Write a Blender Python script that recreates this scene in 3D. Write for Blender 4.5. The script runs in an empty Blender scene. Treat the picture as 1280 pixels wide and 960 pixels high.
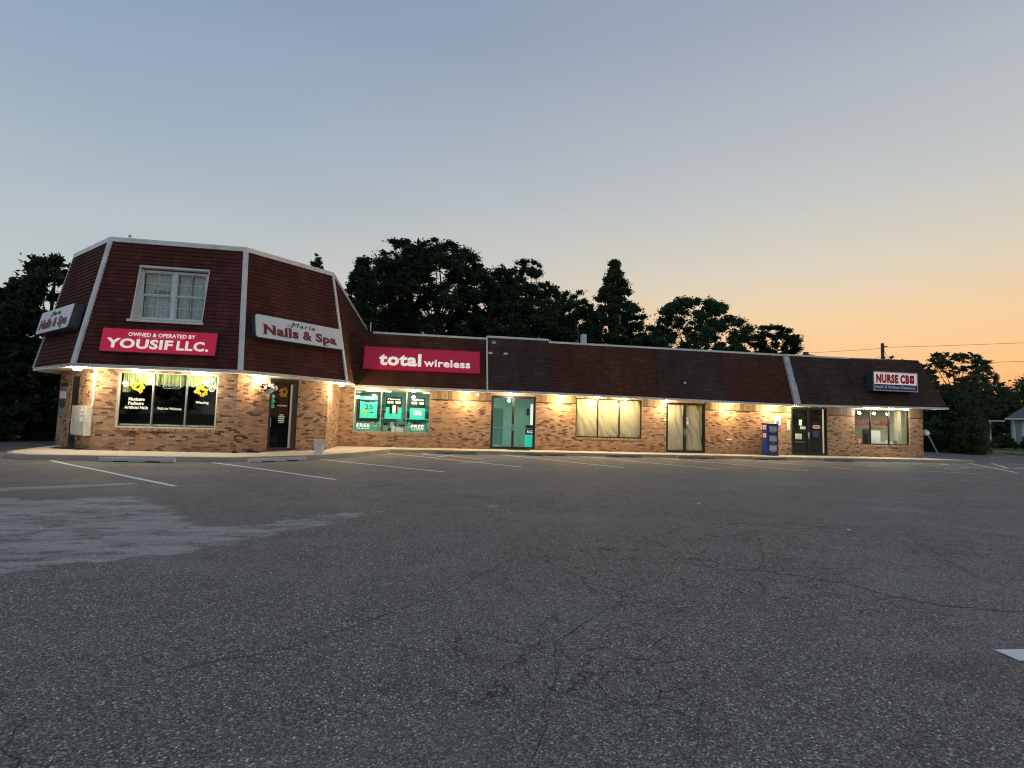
import bpy, bmesh, math, random
import numpy as np
from mathutils import Matrix, Vector, noise

S = bpy.context.scene
COL = S.collection
random.seed(7); RNG = np.random.default_rng(7)
R = math.radians

# ------------------------------------------------------------------ camera
cam = bpy.data.cameras.new('camera'); cam_o = bpy.data.objects.new('camera', cam); COL.objects.link(cam_o)
cam.sensor_width = 36; cam.lens = 659.0 / 1280 * 36; cam.clip_start = 0.05; cam.clip_end = 2000
cam_o.matrix_world = (Matrix.Translation((0, 0, 1.327)) @ Matrix.Rotation(-0.1668, 4, 'Z')
                      @ Matrix.Rotation(math.pi / 2 + 0.0721, 4, 'X') @ Matrix.Rotation(0.029, 4, 'Z'))
S.camera = cam_o

# ------------------------------------------------------------------ world: sky after sunset, glow to the right
SUN_AZ = R(62)                      # clockwise from +Y
sund = Vector((math.sin(SUN_AZ), math.cos(SUN_AZ), 0))
world = bpy.data.worlds.new('World'); S.world = world; world.use_nodes = True
wn, wl = world.node_tree.nodes, world.node_tree.links

def lin(c):
    return tuple(((v / 255) / 12.92 if v / 255 <= .04045 else ((v / 255 + .055) / 1.055) ** 2.4) for v in c) + (1,)

def ramp(nt, stops, interp='LINEAR'):
    n = nt.nodes.new('ShaderNodeValToRGB'); cr = n.color_ramp; cr.interpolation = interp
    while len(cr.elements) > 1: cr.elements.remove(cr.elements[-1])
    for i, (p, c) in enumerate(stops):
        e = cr.elements[0] if i == 0 else cr.elements.new(p)
        e.position = p; e.color = c if len(c) == 4 else tuple(c) + (1,)
    return n

def setup_world():
    nt = world.node_tree
    out = wn['World Output']; bg = wn['Background']
    tc = wn.new('ShaderNodeTexCoord')
    sep = wn.new('ShaderNodeSeparateXYZ'); wl.new(tc.outputs['Generated'], sep.inputs[0])
    # elevation 0..1 = sin(elevation) from -0.05 to 0.95
    mr = wn.new('ShaderNodeMapRange'); mr.inputs[1].default_value = 0.0; mr.inputs[2].default_value = 1.0
    wl.new(sep.outputs['Z'], mr.inputs[0])
    away = ramp(nt, [(0, lin((190, 190, 186))), (.18, lin((183, 190, 191))), (.30, lin((170, 181, 189))), (.45, lin((147, 165, 185))),
                     (.62, lin((126, 147, 174))), (1, lin((104, 128, 165)))])
    near = ramp(nt, [(0, lin((240, 146, 92))), (.06, lin((252, 168, 106))), (.11, lin((247, 188, 128))), (.18, lin((236, 199, 152))), (.27, lin((210, 200, 180))),
                     (.38, lin((188, 190, 188))), (.60, lin((152, 161, 178))), (1, lin((108, 131, 166)))])
    wl.new(mr.outputs[0], away.inputs[0]); wl.new(mr.outputs[0], near.inputs[0])
    # azimuth towards the glow
    cmb = wn.new('ShaderNodeCombineXYZ'); wl.new(sep.outputs['X'], cmb.inputs[0]); wl.new(sep.outputs['Y'], cmb.inputs[1])
    nrm = wn.new('ShaderNodeVectorMath'); nrm.operation = 'NORMALIZE'; wl.new(cmb.outputs[0], nrm.inputs[0])
    dot = wn.new('ShaderNodeVectorMath'); dot.operation = 'DOT_PRODUCT'; wl.new(nrm.outputs[0], dot.inputs[0]); dot.inputs[1].default_value = sund
    m2 = wn.new('ShaderNodeMapRange'); m2.interpolation_type = 'SMOOTHSTEP'
    m2.inputs[1].default_value = -0.18; m2.inputs[2].default_value = 1.12; wl.new(dot.outputs['Value'], m2.inputs[0])
    mix = wn.new('ShaderNodeMix'); mix.data_type = 'RGBA'
    wl.new(m2.outputs[0], mix.inputs[0]); wl.new(away.outputs[0], mix.inputs[6]); wl.new(near.outputs[0], mix.inputs[7])
    # faint uneven thin haze in the sky
    nz = wn.new('ShaderNodeTexNoise'); nz.inputs['Scale'].default_value = 1.6; nz.inputs['Detail'].default_value = 3
    mp = wn.new('ShaderNodeMapping'); mp.inputs['Scale'].default_value = (1, 1, 4); wl.new(tc.outputs['Generated'], mp.inputs[0]); wl.new(mp.outputs[0], nz.inputs['Vector'])
    m3 = wn.new('ShaderNodeMapRange'); m3.inputs[1].default_value = .3; m3.inputs[2].default_value = .7; m3.inputs[3].default_value = .97; m3.inputs[4].default_value = 1.03
    wl.new(nz.outputs[0], m3.inputs[0])
    mul = wn.new('ShaderNodeVectorMath'); mul.operation = 'SCALE'; wl.new(mix.outputs[2], mul.inputs[0]); wl.new(m3.outputs[0], mul.inputs['Scale'])
    wl.new(mul.outputs[0], bg.inputs[0]); bg.inputs[1].default_value = 0.97
    sky = wn.new('ShaderNodeTexSky'); sky.sky_type = 'NISHITA'; sky.sun_disc = False
    sky.sun_elevation = R(-1.5); sky.sun_rotation = SUN_AZ
    bg2 = wn.new('ShaderNodeBackground'); bg2.inputs[1].default_value = 0.05; wl.new(sky.outputs[0], bg2.inputs[0])
    add = wn.new('ShaderNodeAddShader'); wl.new(bg.outputs[0], add.inputs[0]); wl.new(bg2.outputs[0], add.inputs[1])
    wl.new(add.outputs[0], out.inputs[0])
setup_world()

# the sun has just gone: only a trace of warm, very soft light from its side
sl = bpy.data.lights.new('sun', 'SUN'); sl.energy = 0.12; sl.angle = R(20); sl.color = (1, .72, .5)
slo = bpy.data.objects.new('sun', sl); COL.objects.link(slo)
slo.matrix_world = (sund * 100 + Vector((0, 0, 4))).to_track_quat('Z', 'Y').to_matrix().to_4x4()

S.view_settings.view_transform = 'Standard'; S.view_settings.look = 'None'
S.cycles.pixel_filter_type = 'BLACKMAN_HARRIS'; S.cycles.filter_width = 1.15
S.view_settings.exposure = 0.16; S.view_settings.gamma = 1
try: S.view_settings.use_curve_mapping = False
except Exception: pass
LAMP_GAIN = 4.4

# ------------------------------------------------------------------ materials
def mat(name):
    m = bpy.data.materials.new(name); m.use_nodes = True
    nt = m.node_tree; b = nt.nodes['Principled BSDF']
    return m, nt, b
def obj_coord(nt, scale=(1, 1, 1)):
    g = nt.nodes.new('ShaderNodeNewGeometry')
    mp = nt.nodes.new('ShaderNodeMapping'); mp.inputs['Scale'].default_value = scale
    nt.links.new(g.outputs['Position'], mp.inputs[0]); return mp.outputs[0]
def noise_n(nt, vec, scale, detail=4, rough=.55):
    n = nt.nodes.new('ShaderNodeTexNoise'); n.inputs['Scale'].default_value = scale; n.inputs['Detail'].default_value = detail
    n.inputs['Roughness'].default_value = rough; nt.links.new(vec, n.inputs['Vector']); return n.outputs[0]
def maprange(nt, v, a, b, c, d, smooth=False):
    n = nt.nodes.new('ShaderNodeMapRange'); nt.links.new(v, n.inputs[0])
    for i, x in enumerate((a, b, c, d)): n.inputs[i + 1].default_value = x
    if smooth: n.interpolation_type = 'SMOOTHSTEP'
    return n.outputs[0]
def mixc(nt, f, a, b, mode='MIX'):
    n = nt.nodes.new('ShaderNodeMix'); n.data_type = 'RGBA'; n.blend_type = mode
    for i, x in ((0, f), (6, a), (7, b)):
        if hasattr(x, 'is_linked') or isinstance(x, bpy.types.NodeSocket): nt.links.new(x, n.inputs[i])
        else: n.inputs[i].default_value = x if i == 0 else (tuple(x) + (1,) if len(x) == 3 else x)
    return n.outputs[2]
def mathn(nt, op, a, b=None):
    n = nt.nodes.new('ShaderNodeMath'); n.operation = op
    for i, x in ((0, a), (1, b)):
        if x is None: continue
        if isinstance(x, bpy.types.NodeSocket): nt.links.new(x, n.inputs[i])
        else: n.inputs[i].default_value = x
    return n.outputs[0]
def bump(nt, b, h, strength=.3, dist=.01):
    n = nt.nodes.new('ShaderNodeBump'); n.inputs['Strength'].default_value = strength; n.inputs['Distance'].default_value = dist
    nt.links.new(h, n.inputs['Height']); nt.links.new(n.outputs[0], b.inputs['Normal'])
def simple(name, c, rough=.6, var=.12, scale=6, metallic=0, bmp=.15, dirt=None):
    """one colour with mottling, fine relief and optionally weathering of its own"""
    m, nt, b = mat(name); v = obj_coord(nt)
    n = noise_n(nt, v, scale, 6)
    f = maprange(nt, n, .3, .7, 1 - var, 1 + var)
    cc = nt.nodes.new('ShaderNodeVectorMath'); cc.operation = 'SCALE'; cc.inputs[0].default_value = c; nt.links.new(f, cc.inputs['Scale'])
    col = cc.outputs[0]
    if dirt:
        v2 = obj_coord(nt, (3, 3, .7)); n2 = noise_n(nt, v2, 2.5, 6, .7)
        col = mixc(nt, maprange(nt, n2, .5, .75, 0, .6), col, dirt)
    nt.links.new(col, b.inputs['Base Color']); b.inputs['Roughness'].default_value = rough; b.inputs['Metallic'].default_value = metallic
    if bmp: bump(nt, b, noise_n(nt, v, scale * 12, 3), bmp, .004)
    else: b.inputs['Specular IOR Level'].default_value = .2
    return m
def attr(nt, name):
    a = nt.nodes.new('ShaderNodeAttribute'); a.attribute_name = name; return a.outputs['Fac']
def emis(name, c, strength, base=(.8, .8, .8)):
    m, nt, b = mat(name); b.inputs['Base Color'].default_value = tuple(base) + (1,)
    b.inputs['Emission Color'].default_value = tuple(c) + (1,); b.inputs['Emission Strength'].default_value = strength
    v = obj_coord(nt); n = noise_n(nt, v, 20, 2)
    nt.links.new(maprange(nt, n, .3, .7, .35, .5), b.inputs['Roughness']); return m
def glass(name, tint=(.9, .95, .95), ior=1.5, extra=0.0):
    m = bpy.data.materials.new(name); m.use_nodes = True; nt = m.node_tree; nt.nodes.remove(nt.nodes['Principled BSDF'])
    t = nt.nodes.new('ShaderNodeBsdfTransparent'); t.inputs[0].default_value = tuple(tint) + (1,)
    g = nt.nodes.new('ShaderNodeBsdfGlossy'); g.inputs['Roughness'].default_value = .03
    gm = nt.nodes.new('ShaderNodeNewGeometry'); dt = nt.nodes.new('ShaderNodeVectorMath'); dt.operation = 'DOT_PRODUCT'
    nt.links.new(gm.outputs['Incoming'], dt.inputs[0]); nt.links.new(gm.outputs['Normal'], dt.inputs[1])
    c_ = mathn(nt, 'SUBTRACT', 1.0, mathn(nt, 'ABSOLUTE', dt.outputs['Value'])); f = mathn(nt, 'ADD', .035, mathn(nt, 'MULTIPLY', mathn(nt, 'POWER', c_, 5.0), .9))
    v = obj_coord(nt); bp = nt.nodes.new('ShaderNodeBump'); bp.inputs['Strength'].default_value = .05; bp.inputs['Distance'].default_value = .02
    nt.links.new(noise_n(nt, v, 1.2, 1), bp.inputs['Height']); nt.links.new(bp.outputs[0], g.inputs['Normal'])
    x = nt.nodes.new('ShaderNodeMixShader')
    nt.links.new(mathn(nt, 'ADD', f, extra), x.inputs[0])
    nt.links.new(t.outputs[0], x.inputs[1]); nt.links.new(g.outputs[0], x.inputs[2])
    nt.links.new(x.outputs[0], nt.nodes['Material Output'].inputs[0]); return m

def brick_mat():
    m, nt, b = mat('face_brick'); r = attr(nt, 'rnd')
    c = ramp(nt, [(0, (.050, .026, .018)), (.09, (.080, .042, .026)), (.14, (.20, .115, .066)), (.24, (.35, .195, .112)), (.5, (.43, .252, .148)),
                  (.76, (.49, .31, .195)), (.92, (.56, .385, .26)), (1, (.38, .215, .125))])
    nt.links.new(r, c.inputs[0]); v = obj_coord(nt)
    n = noise_n(nt, v, 22, 5, .7); col = mixc(nt, maprange(nt, n, .35, .75, 0, .35), c.outputs[0], (.22, .12, .07))
    n2 = noise_n(nt, v, .9, 4); col = mixc(nt, maprange(nt, n2, .35, .75, 0, .28), col, (.31, .17, .095))
    sp = nt.nodes.new('ShaderNodeSeparateXYZ'); gg = nt.nodes.new('ShaderNodeNewGeometry'); nt.links.new(gg.outputs['Position'], sp.inputs[0])
    damp = mathn(nt, 'MULTIPLY', maprange(nt, sp.outputs['Z'], .0, .45, 1, 0), maprange(nt, noise_n(nt, v, 2.2, 5), .35, .65, .1, .75))   # splash-back grime at the foot of the wall
    col = mixc(nt, damp, col, (.13, .075, .045))
    nt.links.new(col, b.inputs['Base Color']); b.inputs['Roughness'].default_value = .85
    bump(nt, b, noise_n(nt, v, 90, 4), .4, .004); return m
def shingle_mat(name, base, dark, pale):
    m, nt, b = mat(name); r = attr(nt, 'rnd')
    md = tuple(.6 * b_ + .4 * d_ for b_, d_ in zip(base, dark)); mp_ = tuple(.5 * b_ + .5 * d_ for b_, d_ in zip(base, pale)); c = ramp(nt, [(0, md), (.35, base), (.8, base), (1, mp_)]); nt.links.new(r, c.inputs[0]); v = obj_coord(nt)
    n = noise_n(nt, obj_coord(nt, (1, 1, .35)), 1.1, 6, .65)
    col = mixc(nt, maprange(nt, n, .40, .68, 0, .70), c.outputs[0], dark)
    fd = noise_n(nt, obj_coord(nt, (1.6, 1.6, .5)), .55, 6, .7); col = mixc(nt, maprange(nt, fd, .50, .70, 0, .55), col, pale)
    stk = noise_n(nt, obj_coord(nt, (5, 5, .25)), 1.3, 4, .6); col = mixc(nt, maprange(nt, stk, .56, .72, 0, .45), col, dark)
    g = noise_n(nt, v, 260, 2, .8); col = mixc(nt, maprange(nt, g, .55, .72, 0, .5), col, pale)
    nt.links.new(col, b.inputs['Base Color']); b.inputs['Roughness'].default_value = .95; b.inputs['Specular IOR Level'].default_value = .2
    bump(nt, b, g, .5, .004); return m
def asphalt_mat():
    m, nt, b = mat('asphalt'); v = obj_coord(nt)
    big = noise_n(nt, v, .35, 5, .6); mid = noise_n(nt, v, 3.0, 5, .65)
    base = mixc(nt, maprange(nt, big, .3, .7, 0, 1), (.162, .138, .110), (.214, .186, .150))
    base = mixc(nt, maprange(nt, mid, .35, .7, 0, .6), base, (.135, .117, .098))
    # aggregate: a cell pattern at two sizes, a few stones pale
    def stones(scale, lo, hi, seed):
        vo = nt.nodes.new('ShaderNodeTexVoronoi'); vo.inputs['Scale'].default_value = scale; nt.links.new(v, vo.inputs['Vector'])
        sp = nt.nodes.new('ShaderNodeSeparateColor'); nt.links.new(vo.outputs['Color'], sp.inputs[0])
        return vo.outputs['Distance'], sp.outputs[seed], sp.outputs[(seed + 1) % 3]
    d1, r1, q1 = stones(98, 0, 0, 0); d2, r2, q2 = stones(190, 0, 0, 1); d3, r3, q3 = stones(46, 0, 0, 2)
    tone = ramp(nt, [(0, (.014, .012, .010)), (.30, (.070, .060, .048)), (.60, (.172, .149, .121)), (.80, (.36, .32, .265)), (.93, (.44, .42, .38)), (.98, (.70, .67, .60)), (1, (.85, .82, .74))])
    nt.links.new(r1, tone.inputs[0])
    col = mixc(nt, .85, base, tone.outputs[0])
    tone2 = ramp(nt, [(0, (.03, .03, .03)), (.55, (.12, .112, .105)), (.85, (.28, .265, .245)), (1, (.70, .68, .62))]); nt.links.new(r2, tone2.inputs[0])
    col = mixc(nt, .35, col, tone2.outputs[0])
    # dark binder between stones
    gap = maprange(nt, d1, .46, .80, 0, .60, True); col = mixc(nt, gap, col, (.020, .020, .021))
    # scattered larger pale stones
    ps = mathn(nt, 'MULTIPLY', maprange(nt, r3, .945, .950, 0, 1), maprange(nt, d3, .22, .32, 1, 0)); col = mixc(nt, ps, col, (.80, .78, .70))
    # reddish-brown traffic staining, tonal drift
    st = noise_n(nt, v, .8, 6, .7); col = mixc(nt, maprange(nt, st, .52, .78, 0, .30), col, (.13, .105, .088))
    oil = noise_n(nt, v, .55, 7, .72); col = mixc(nt, maprange(nt, oil, .56, .72, 0, .50), col, (.055, .051, .048))
    pl = noise_n(nt, obj_coord(nt, (1, 2.5, 1)), .28, 6, .6); col = mixc(nt, maprange(nt, pl, .52, .70, 0, .35), col, (.26, .25, .235))
    # pale dusty residue (shape comes with the mesh)
    w = attr(nt, 'wear'); wn_ = noise_n(nt, obj_coord(nt, (1.0, 1.6, 1)), 1.6, 8, .68)
    wf = mathn(nt, 'ADD', w, mathn(nt, 'MULTIPLY', mathn(nt, 'SUBTRACT', wn_, .5), 1.25))
    wf = maprange(nt, wf, .48, .64, 0, .90, True)
    sk = noise_n(nt, obj_coord(nt, (.55, 2.2, 1)), 1.4, 8, .7); wf = mathn(nt, 'MULTIPLY', wf, maprange(nt, sk, .36, .50, .30, 1))
    fine = maprange(nt, noise_n(nt, v, 45, 4, .7), .35, .62, .35, 1); wf = mathn(nt, 'MULTIPLY', wf, fine)
    ho = noise_n(nt, obj_coord(nt, (.7, 1.5, 1)), 2.6, 7, .7); wf = mathn(nt, 'MULTIPLY', wf, maprange(nt, ho, .42, .52, .08, 1)); col = mixc(nt, wf, col, (.44, .44, .42))
    # alligator cracking where the surface is tired
    cz = attr(nt, 'tired')
    dn = nt.nodes.new('ShaderNodeTexNoise'); dn.inputs['Scale'].default_value = 2.2; dn.inputs['Detail'].default_value = 5; nt.links.new(v, dn.inputs['Vector'])
    sc = nt.nodes.new('ShaderNodeVectorMath'); sc.operation = 'SCALE'; sc.inputs['Scale'].default_value = .55; nt.links.new(dn.outputs['Color'], sc.inputs[0])
    ad = nt.nodes.new('ShaderNodeVectorMath'); nt.links.new(v, ad.inputs[0]); nt.links.new(sc.outputs[0], ad.inputs[1])
    vc = nt.nodes.new('ShaderNodeTexVoronoi'); vc.feature = 'DISTANCE_TO_EDGE'; vc.inputs['Scale'].default_value = 2.4; nt.links.new(ad.outputs[0], vc.inputs['Vector'])
    vc2 = nt.nodes.new('ShaderNodeTexVoronoi'); vc2.feature = 'DISTANCE_TO_EDGE'; vc2.inputs['Scale'].default_value = 5.5; nt.links.new(ad.outputs[0], vc2.inputs['Vector'])
    mask = maprange(nt, mathn(nt, 'ADD', cz, mathn(nt, 'MULTIPLY', mathn(nt, 'SUBTRACT', noise_n(nt, v, .9, 4), .5), 1.2)), .35, .6, 0, 1)
    k1 = mathn(nt, 'MULTIPLY', maprange(nt, vc.outputs['Distance'], .004, .018, 1, 0), mask)
    mask2 = maprange(nt, noise_n(nt, v, 1.9, 3), .54, .62, 0, 1)
    k2 = mathn(nt, 'MULTIPLY', mathn(nt, 'MULTIPLY', maprange(nt, vc2.outputs['Distance'], .004, .018, 1, 0), mask), mask2)
    k = mathn(nt, 'MAXIMUM', k1, k2)
    col = mixc(nt, mathn(nt, 'MULTIPLY', k, .85), col, (.018, .018, .019))
    nt.links.new(col, b.inputs['Base Color'])
    nt.links.new(maprange(nt, mid, .3, .7, .62, .85), b.inputs['Roughness']); b.inputs['Specular IOR Level'].default_value = .35
    h = mathn(nt, 'ADD', mathn(nt, 'MULTIPLY', gap, -1.0), mathn(nt, 'MULTIPLY', r1, .9))
    h = mathn(nt, 'ADD', h, mathn(nt, 'MULTIPLY', k, -3))
    bump(nt, b, h, .6, .005); return m
def paint_mat():
    m, nt, b = mat('line_paint'); v = obj_coord(nt)
    r = nt.nodes.new('ShaderNodeObjectInfo').outputs['Random']
    n = noise_n(nt, v, 14, 7, .75)
    fade = nt.nodes.new('ShaderNodeAttribute'); fade.attribute_type = 'OBJECT'; fade.attribute_name = 'fade'
    x = mathn(nt, 'ADD', mathn(nt, 'MULTIPLY', n, .55), mathn(nt, 'MULTIPLY', noise_n(nt, v, 1.5, 3), .45))
    th = mathn(nt, 'SUBTRACT', x, mathn(nt, 'ADD', fade.outputs['Fac'], .08))
    col = mixc(nt, maprange(nt, th, -.06, .05, 0, 1), (.15, .145, .14), (.80, .79, .76))
    nt.links.new(col, b.inputs['Base Color']); b.inputs['Roughness'].default_value = .7; bump(nt, b, noise_n(nt, v, 120, 2), .4, .004); return m
def concrete_mat(name, c1, c2):
    m, nt, b = mat(name); v = obj_coord(nt)
    n = noise_n(nt, v, 1.3, 7, .65); col = mixc(nt, maprange(nt, n, .3, .7, 0, 1), c1, c2)
    n2 = noise_n(nt, v, 60, 4, .7); col = mixc(nt, maprange(nt, n2, .5, .75, 0, .4), col, tuple(x * .55 for x in c1))
    n3 = noise_n(nt, v, 4.5, 6, .75); col = mixc(nt, maprange(nt, n3, .58, .72, 0, .55), col, (.13, .11, .085))
    nt.links.new(col, b.inputs['Base Color']); b.inputs['Roughness'].default_value = .9; bump(nt, b, n2, .4, .004); return m
def leaf_mat(name, c1, c2, c3):
    m, nt, b = mat(name); r = attr(nt, 'rnd')
    c = ramp(nt, [(0, c1), (.5, c2), (1, c3)]); nt.links.new(r, c.inputs[0])
    v = obj_coord(nt); n = noise_n(nt, v, .7, 3); col = mixc(nt, maprange(nt, n, .35, .65, 0, .5), c.outputs[0], c1)
    nt.links.new(col, b.inputs['Base Color']); b.inputs['Roughness'].default_value = .65; b.inputs['Specular IOR Level'].default_value = .3
    tr = nt.nodes.new('ShaderNodeBsdfTranslucent'); nt.links.new(col, tr.inputs[0])
    mx = nt.nodes.new('ShaderNodeMixShader'); mx.inputs[0].default_value = .35
    nt.links.new(b.outputs[0], mx.inputs[1]); nt.links.new(tr.outputs[0], mx.inputs[2]); nt.links.new(mx.outputs[0], nt.nodes['Material Output'].inputs[0]); return m
def plank_mat():
    m, nt, b = mat('frieze_wood'); v = obj_coord(nt, (9, 9, .8))
    r = nt.nodes.new('ShaderNodeObjectInfo').outputs['Random']
    c = ramp(nt, [(0, (.13, .085, .05)), (.5, (.24, .165, .10)), (1, (.36, .26, .16))]); nt.links.new(r, c.inputs[0])
    n = noise_n(nt, v, 5, 6, .7); col = mixc(nt, maprange(nt, n, .35, .7, 0, .7), c.outputs[0], (.09, .055, .03))
    nt.links.new(col, b.inputs['Base Color']); b.inputs['Roughness'].default_value = .75; bump(nt, b, n, .3, .004); return m
def paper_mat():
    m, nt, b = mat('kraft_paper'); v = obj_coord(nt, (1, 1, 1))
    n = noise_n(nt, v, 3, 6, .6); col = mixc(nt, maprange(nt, n, .3, .7, 0, 1), (.54, .47, .33), (.64, .57, .41))
    nt.links.new(col, b.inputs['Base Color']); b.inputs['Roughness'].default_value = .8; bump(nt, b, noise_n(nt, v, 14, 5), .35, .01); return m
def grass_mat(name, a, c):
    m, nt, b = mat(name); v = obj_coord(nt); n = noise_n(nt, v, .3, 6, .7); n2 = noise_n(nt, v, 12, 5, .8)
    col = mixc(nt, maprange(nt, n, .3, .7, 0, 1), a, c); col = mixc(nt, maprange(nt, n2, .4, .7, 0, .5), col, tuple(x * .5 for x in a))
    nt.links.new(col, b.inputs['Base Color']); b.inputs['Roughness'].default_value = .9; bump(nt, b, n2, .8, .05); return m

M = {}
M['brick'] = brick_mat()
M['mortar'] = simple('mortar', (.30, .25, .19), .95, .2, 12, bmp=.5)
M['sh_tower'] = shingle_mat('shingle_red', (.112, .034, .026), (.050, .017, .015), (.17, .062, .045))
M['sh_wing'] = shingle_mat('shingle_brown', (.115, .043, .027), (.056, .023, .016), (.18, .080, .050))
M['sh_patch'] = shingle_mat('shingle_grey_brown', (.085, .048, .040), (.044, .028, .025), (.14, .088, .072))
M['white'] = simple('white_trim', (.80, .79, .75), .55, .08, 3, dirt=(.40, .38, .34))
M['cap'] = simple('metal_cap', (.78, .78, .75), .4, .1, 2, dirt=(.33, .33, .33), metallic=.15)
M['soffit'] = simple('soffit_board', (.62, .58, .50), .7, .08, 4)
M['grimy'] = simple('weathered_board', (.60, .60, .60), .7, .25, 5, dirt=(.16, .15, .15))
M['bronze'] = simple('dark_bronze_frame', (.035, .025, .020), .4, .15, 8, metallic=.4)
M['black'] = simple('black_frame', (.012, .012, .013), .4, .1, 8)
M['alu'] = simple('aluminium', (.45, .45, .45), .35, .08, 10, metallic=.7)
M['cream'] = simple('cream_frame', (.62, .56, .42), .55, .08, 6)
M['signred'] = simple('sign_face_red', (.72, .006, .055), .35, .05, 3, bmp=0)
M['signred2'] = simple('sign_face_crimson', (.55, .010, .055), .35, .05, 3, bmp=0)
M['signwhite'] = simple('sign_face_white', (.80, .83, .82), .35, .06, 2, bmp=0, dirt=(.66, .70, .70))
M['signbox'] = simple('sign_cabinet', (.045, .055, .060), .5, .15, 5)
M['letterwhite'] = simple('letter_white', (.86, .85, .80), .4, .04, 5, bmp=0)
M['letterlit'] = emis('lit_letter_white', (1, .93, .80), .42, (.82, .80, .76))
M['signredlit'] = emis('lit_sign_face_red', (1, .01, .09), .16, (.68, .006, .055))
M['signredlit2'] = emis('lit_sign_face_crimson', (1, .02, .09), .07, (.55, .010, .055))
M['nurselit'] = emis('lit_sign_face_white', (1, .80, .80), .30, (.75, .74, .74))
M['lettermaroon'] = simple('letter_maroon', (.22, .035, .055), .5, .1, 5, bmp=0)
M['letterblack'] = simple('letter_black', (.02, .02, .02), .5, .1, 5, bmp=0)
M['letterred'] = simple('letter_red', (.62, .02, .03), .5, .08, 5, bmp=0)
M['darkred'] = simple('window_letter_red', (.075, .012, .012), .5, .08, 5, bmp=0)
M['navy'] = simple('navy_band', (.05, .07, .20), .5, .1, 5, bmp=0)
M['kraft'] = paper_mat()
M['plank'] = plank_mat()
M['asphalt'] = asphalt_mat()
M['paint'] = paint_mat()
M['walk'] = concrete_mat('sidewalk_concrete', (.54, .47, .36), (.64, .57, .45))
M['curb'] = concrete_mat('curb_concrete', (.33, .29, .23), (.44, .39, .31))
M['stop'] = concrete_mat('wheel_stop_concrete', (.42, .41, .38), (.54, .53, .49))
M['oldstop'] = concrete_mat('dirty_stop_concrete', (.16, .145, .13), (.25, .225, .20))
M['crack'] = simple('crack_tar', (.016, .016, .017), .8, .2, 20)
M['glass'] = glass('window_glass', (.96, .98, .97), 1.45)
M['glassdark'] = glass('tinted_glass', (.30, .32, .33), 1.5)
M['globe'] = emis('lit_globe', (1, .86, .58), 9)
M['globe2'] = emis('lit_globe_white', (1, .95, .82), 12)
M['aqua'] = simple('aqua_wall_paint', (.40, .66, .57), .7, .05, 2)
M['aquaf'] = simple('shop_floor', (.30, .34, .30), .4, .1, 3)
M['intdark'] = simple('dim_interior', (.06, .055, .05), .8, .1, 2)
M['intwarm'] = simple('interior_paint', (.44, .41, .32), .8, .08, 2)
M['inner'] = simple('inner_door_paint', (.16, .32, .26), .6, .1, 4)
M['panel'] = emis('ceiling_panel_lit', (.72, 1, .88), 5.5)
M['dimpanel'] = emis('dim_panel_lit', (1, .93, .75), 1.3)
M['teal'] = emis('painted_glow_teal', (.03, .62, .47), .55, (.03, .55, .42))  # glow put into the teal print itself; posters and boxes are no lamps
M['posterblack'] = simple('poster_black', (.015, .03, .03), .5, .1, 8, bmp=0)
M['darkgreen'] = simple('dark_green_print', (.04, .09, .06), .6, .2, 12, bmp=0)
M['film'] = simple('translucent_teal_film', (.08, .30, .23), .5, .1, 4, bmp=0)
M['lime'] = simple('lime_print', (.35, .60, .10), .5, .1, 8, bmp=0)
M['paperwhite'] = simple('paper_white', (.75, .76, .74), .7, .06, 10, bmp=0)
M['glowwhite'] = emis('painted_glow_white', (.9, 1, .96), .6)  # glow put into the white print and phone shapes, nothing lights them from behind
M['blueenamel'] = simple('blue_enamel', (.012, .035, .22), .35, .1, 4)
M['rackglass'] = simple('rack_window_print', (.22, .30, .26), .3, .5, 14, bmp=0)
M['pink'] = simple('pink_print', (.70, .45, .50), .6, .2, 40, bmp=0)
M['bluesign'] = simple('blue_sign_print', (.10, .16, .30), .5, .1, 20, bmp=0)
M['tealdot'] = simple('teal_sticker', (.10, .50, .50), .5, .08, 20, bmp=0)
M['rubber'] = simple('black_rubber', (.014, .013, .013), .9, .2, 12, bmp=.6)
M['bucket'] = simple('white_plastic', (.62, .64, .66), .45, .1, 8, dirt=(.35, .36, .38))
M['flower_y'] = simple('yellow_petals', (.68, .50, .03), .7, .3, 30, bmp=0)
M['flower_w'] = simple('white_petals', (.72, .66, .68), .7, .15, 30, bmp=0)
M['flower_r'] = simple('red_brown_leaves', (.16, .035, .025), .7, .3, 30, bmp=0)
M['curtain'] = simple('sheer_valance', (.42, .46, .22), .8, .25, 9, bmp=0)
M['whitecurtain'] = simple('white_curtain', (.55, .62, .60), .8, .2, 9, bmp=0)
M['lace'] = simple('white_lace', (.70, .68, .60), .8, .2, 30, bmp=0)
M['cabinet'] = simple('utility_cabinet_paint', (.55, .54, .47), .5, .1, 5, dirt=(.35, .33, .28))
M['bark'] = simple('bark', (.07, .052, .038), .9, .3, 9, bmp=.8)
M['pole'] = simple('weathered_pole', (.14, .085, .055), .9, .25, 6, bmp=.6)
M['wire'] = simple('wire', (.03, .028, .028), .6, .1, 5, bmp=0)
M['leafA'] = leaf_mat('leaf_dark', (.018, .036, .018), (.032, .062, .028), (.055, .095, .040))
M['leafB'] = leaf_mat('leaf_mid', (.030, .062, .026), (.055, .105, .040), (.09, .15, .055))
M['leafC'] = leaf_mat('leaf_light', (.05, .075, .032), (.09, .125, .05), (.15, .17, .075))
M['leafD'] = leaf_mat('leaf_green', (.050, .085, .045), (.085, .135, .065), (.13, .18, .085))
M['lawn'] = grass_mat('lawn_grass', (.10, .16, .04), (.15, .21, .06))
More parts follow.
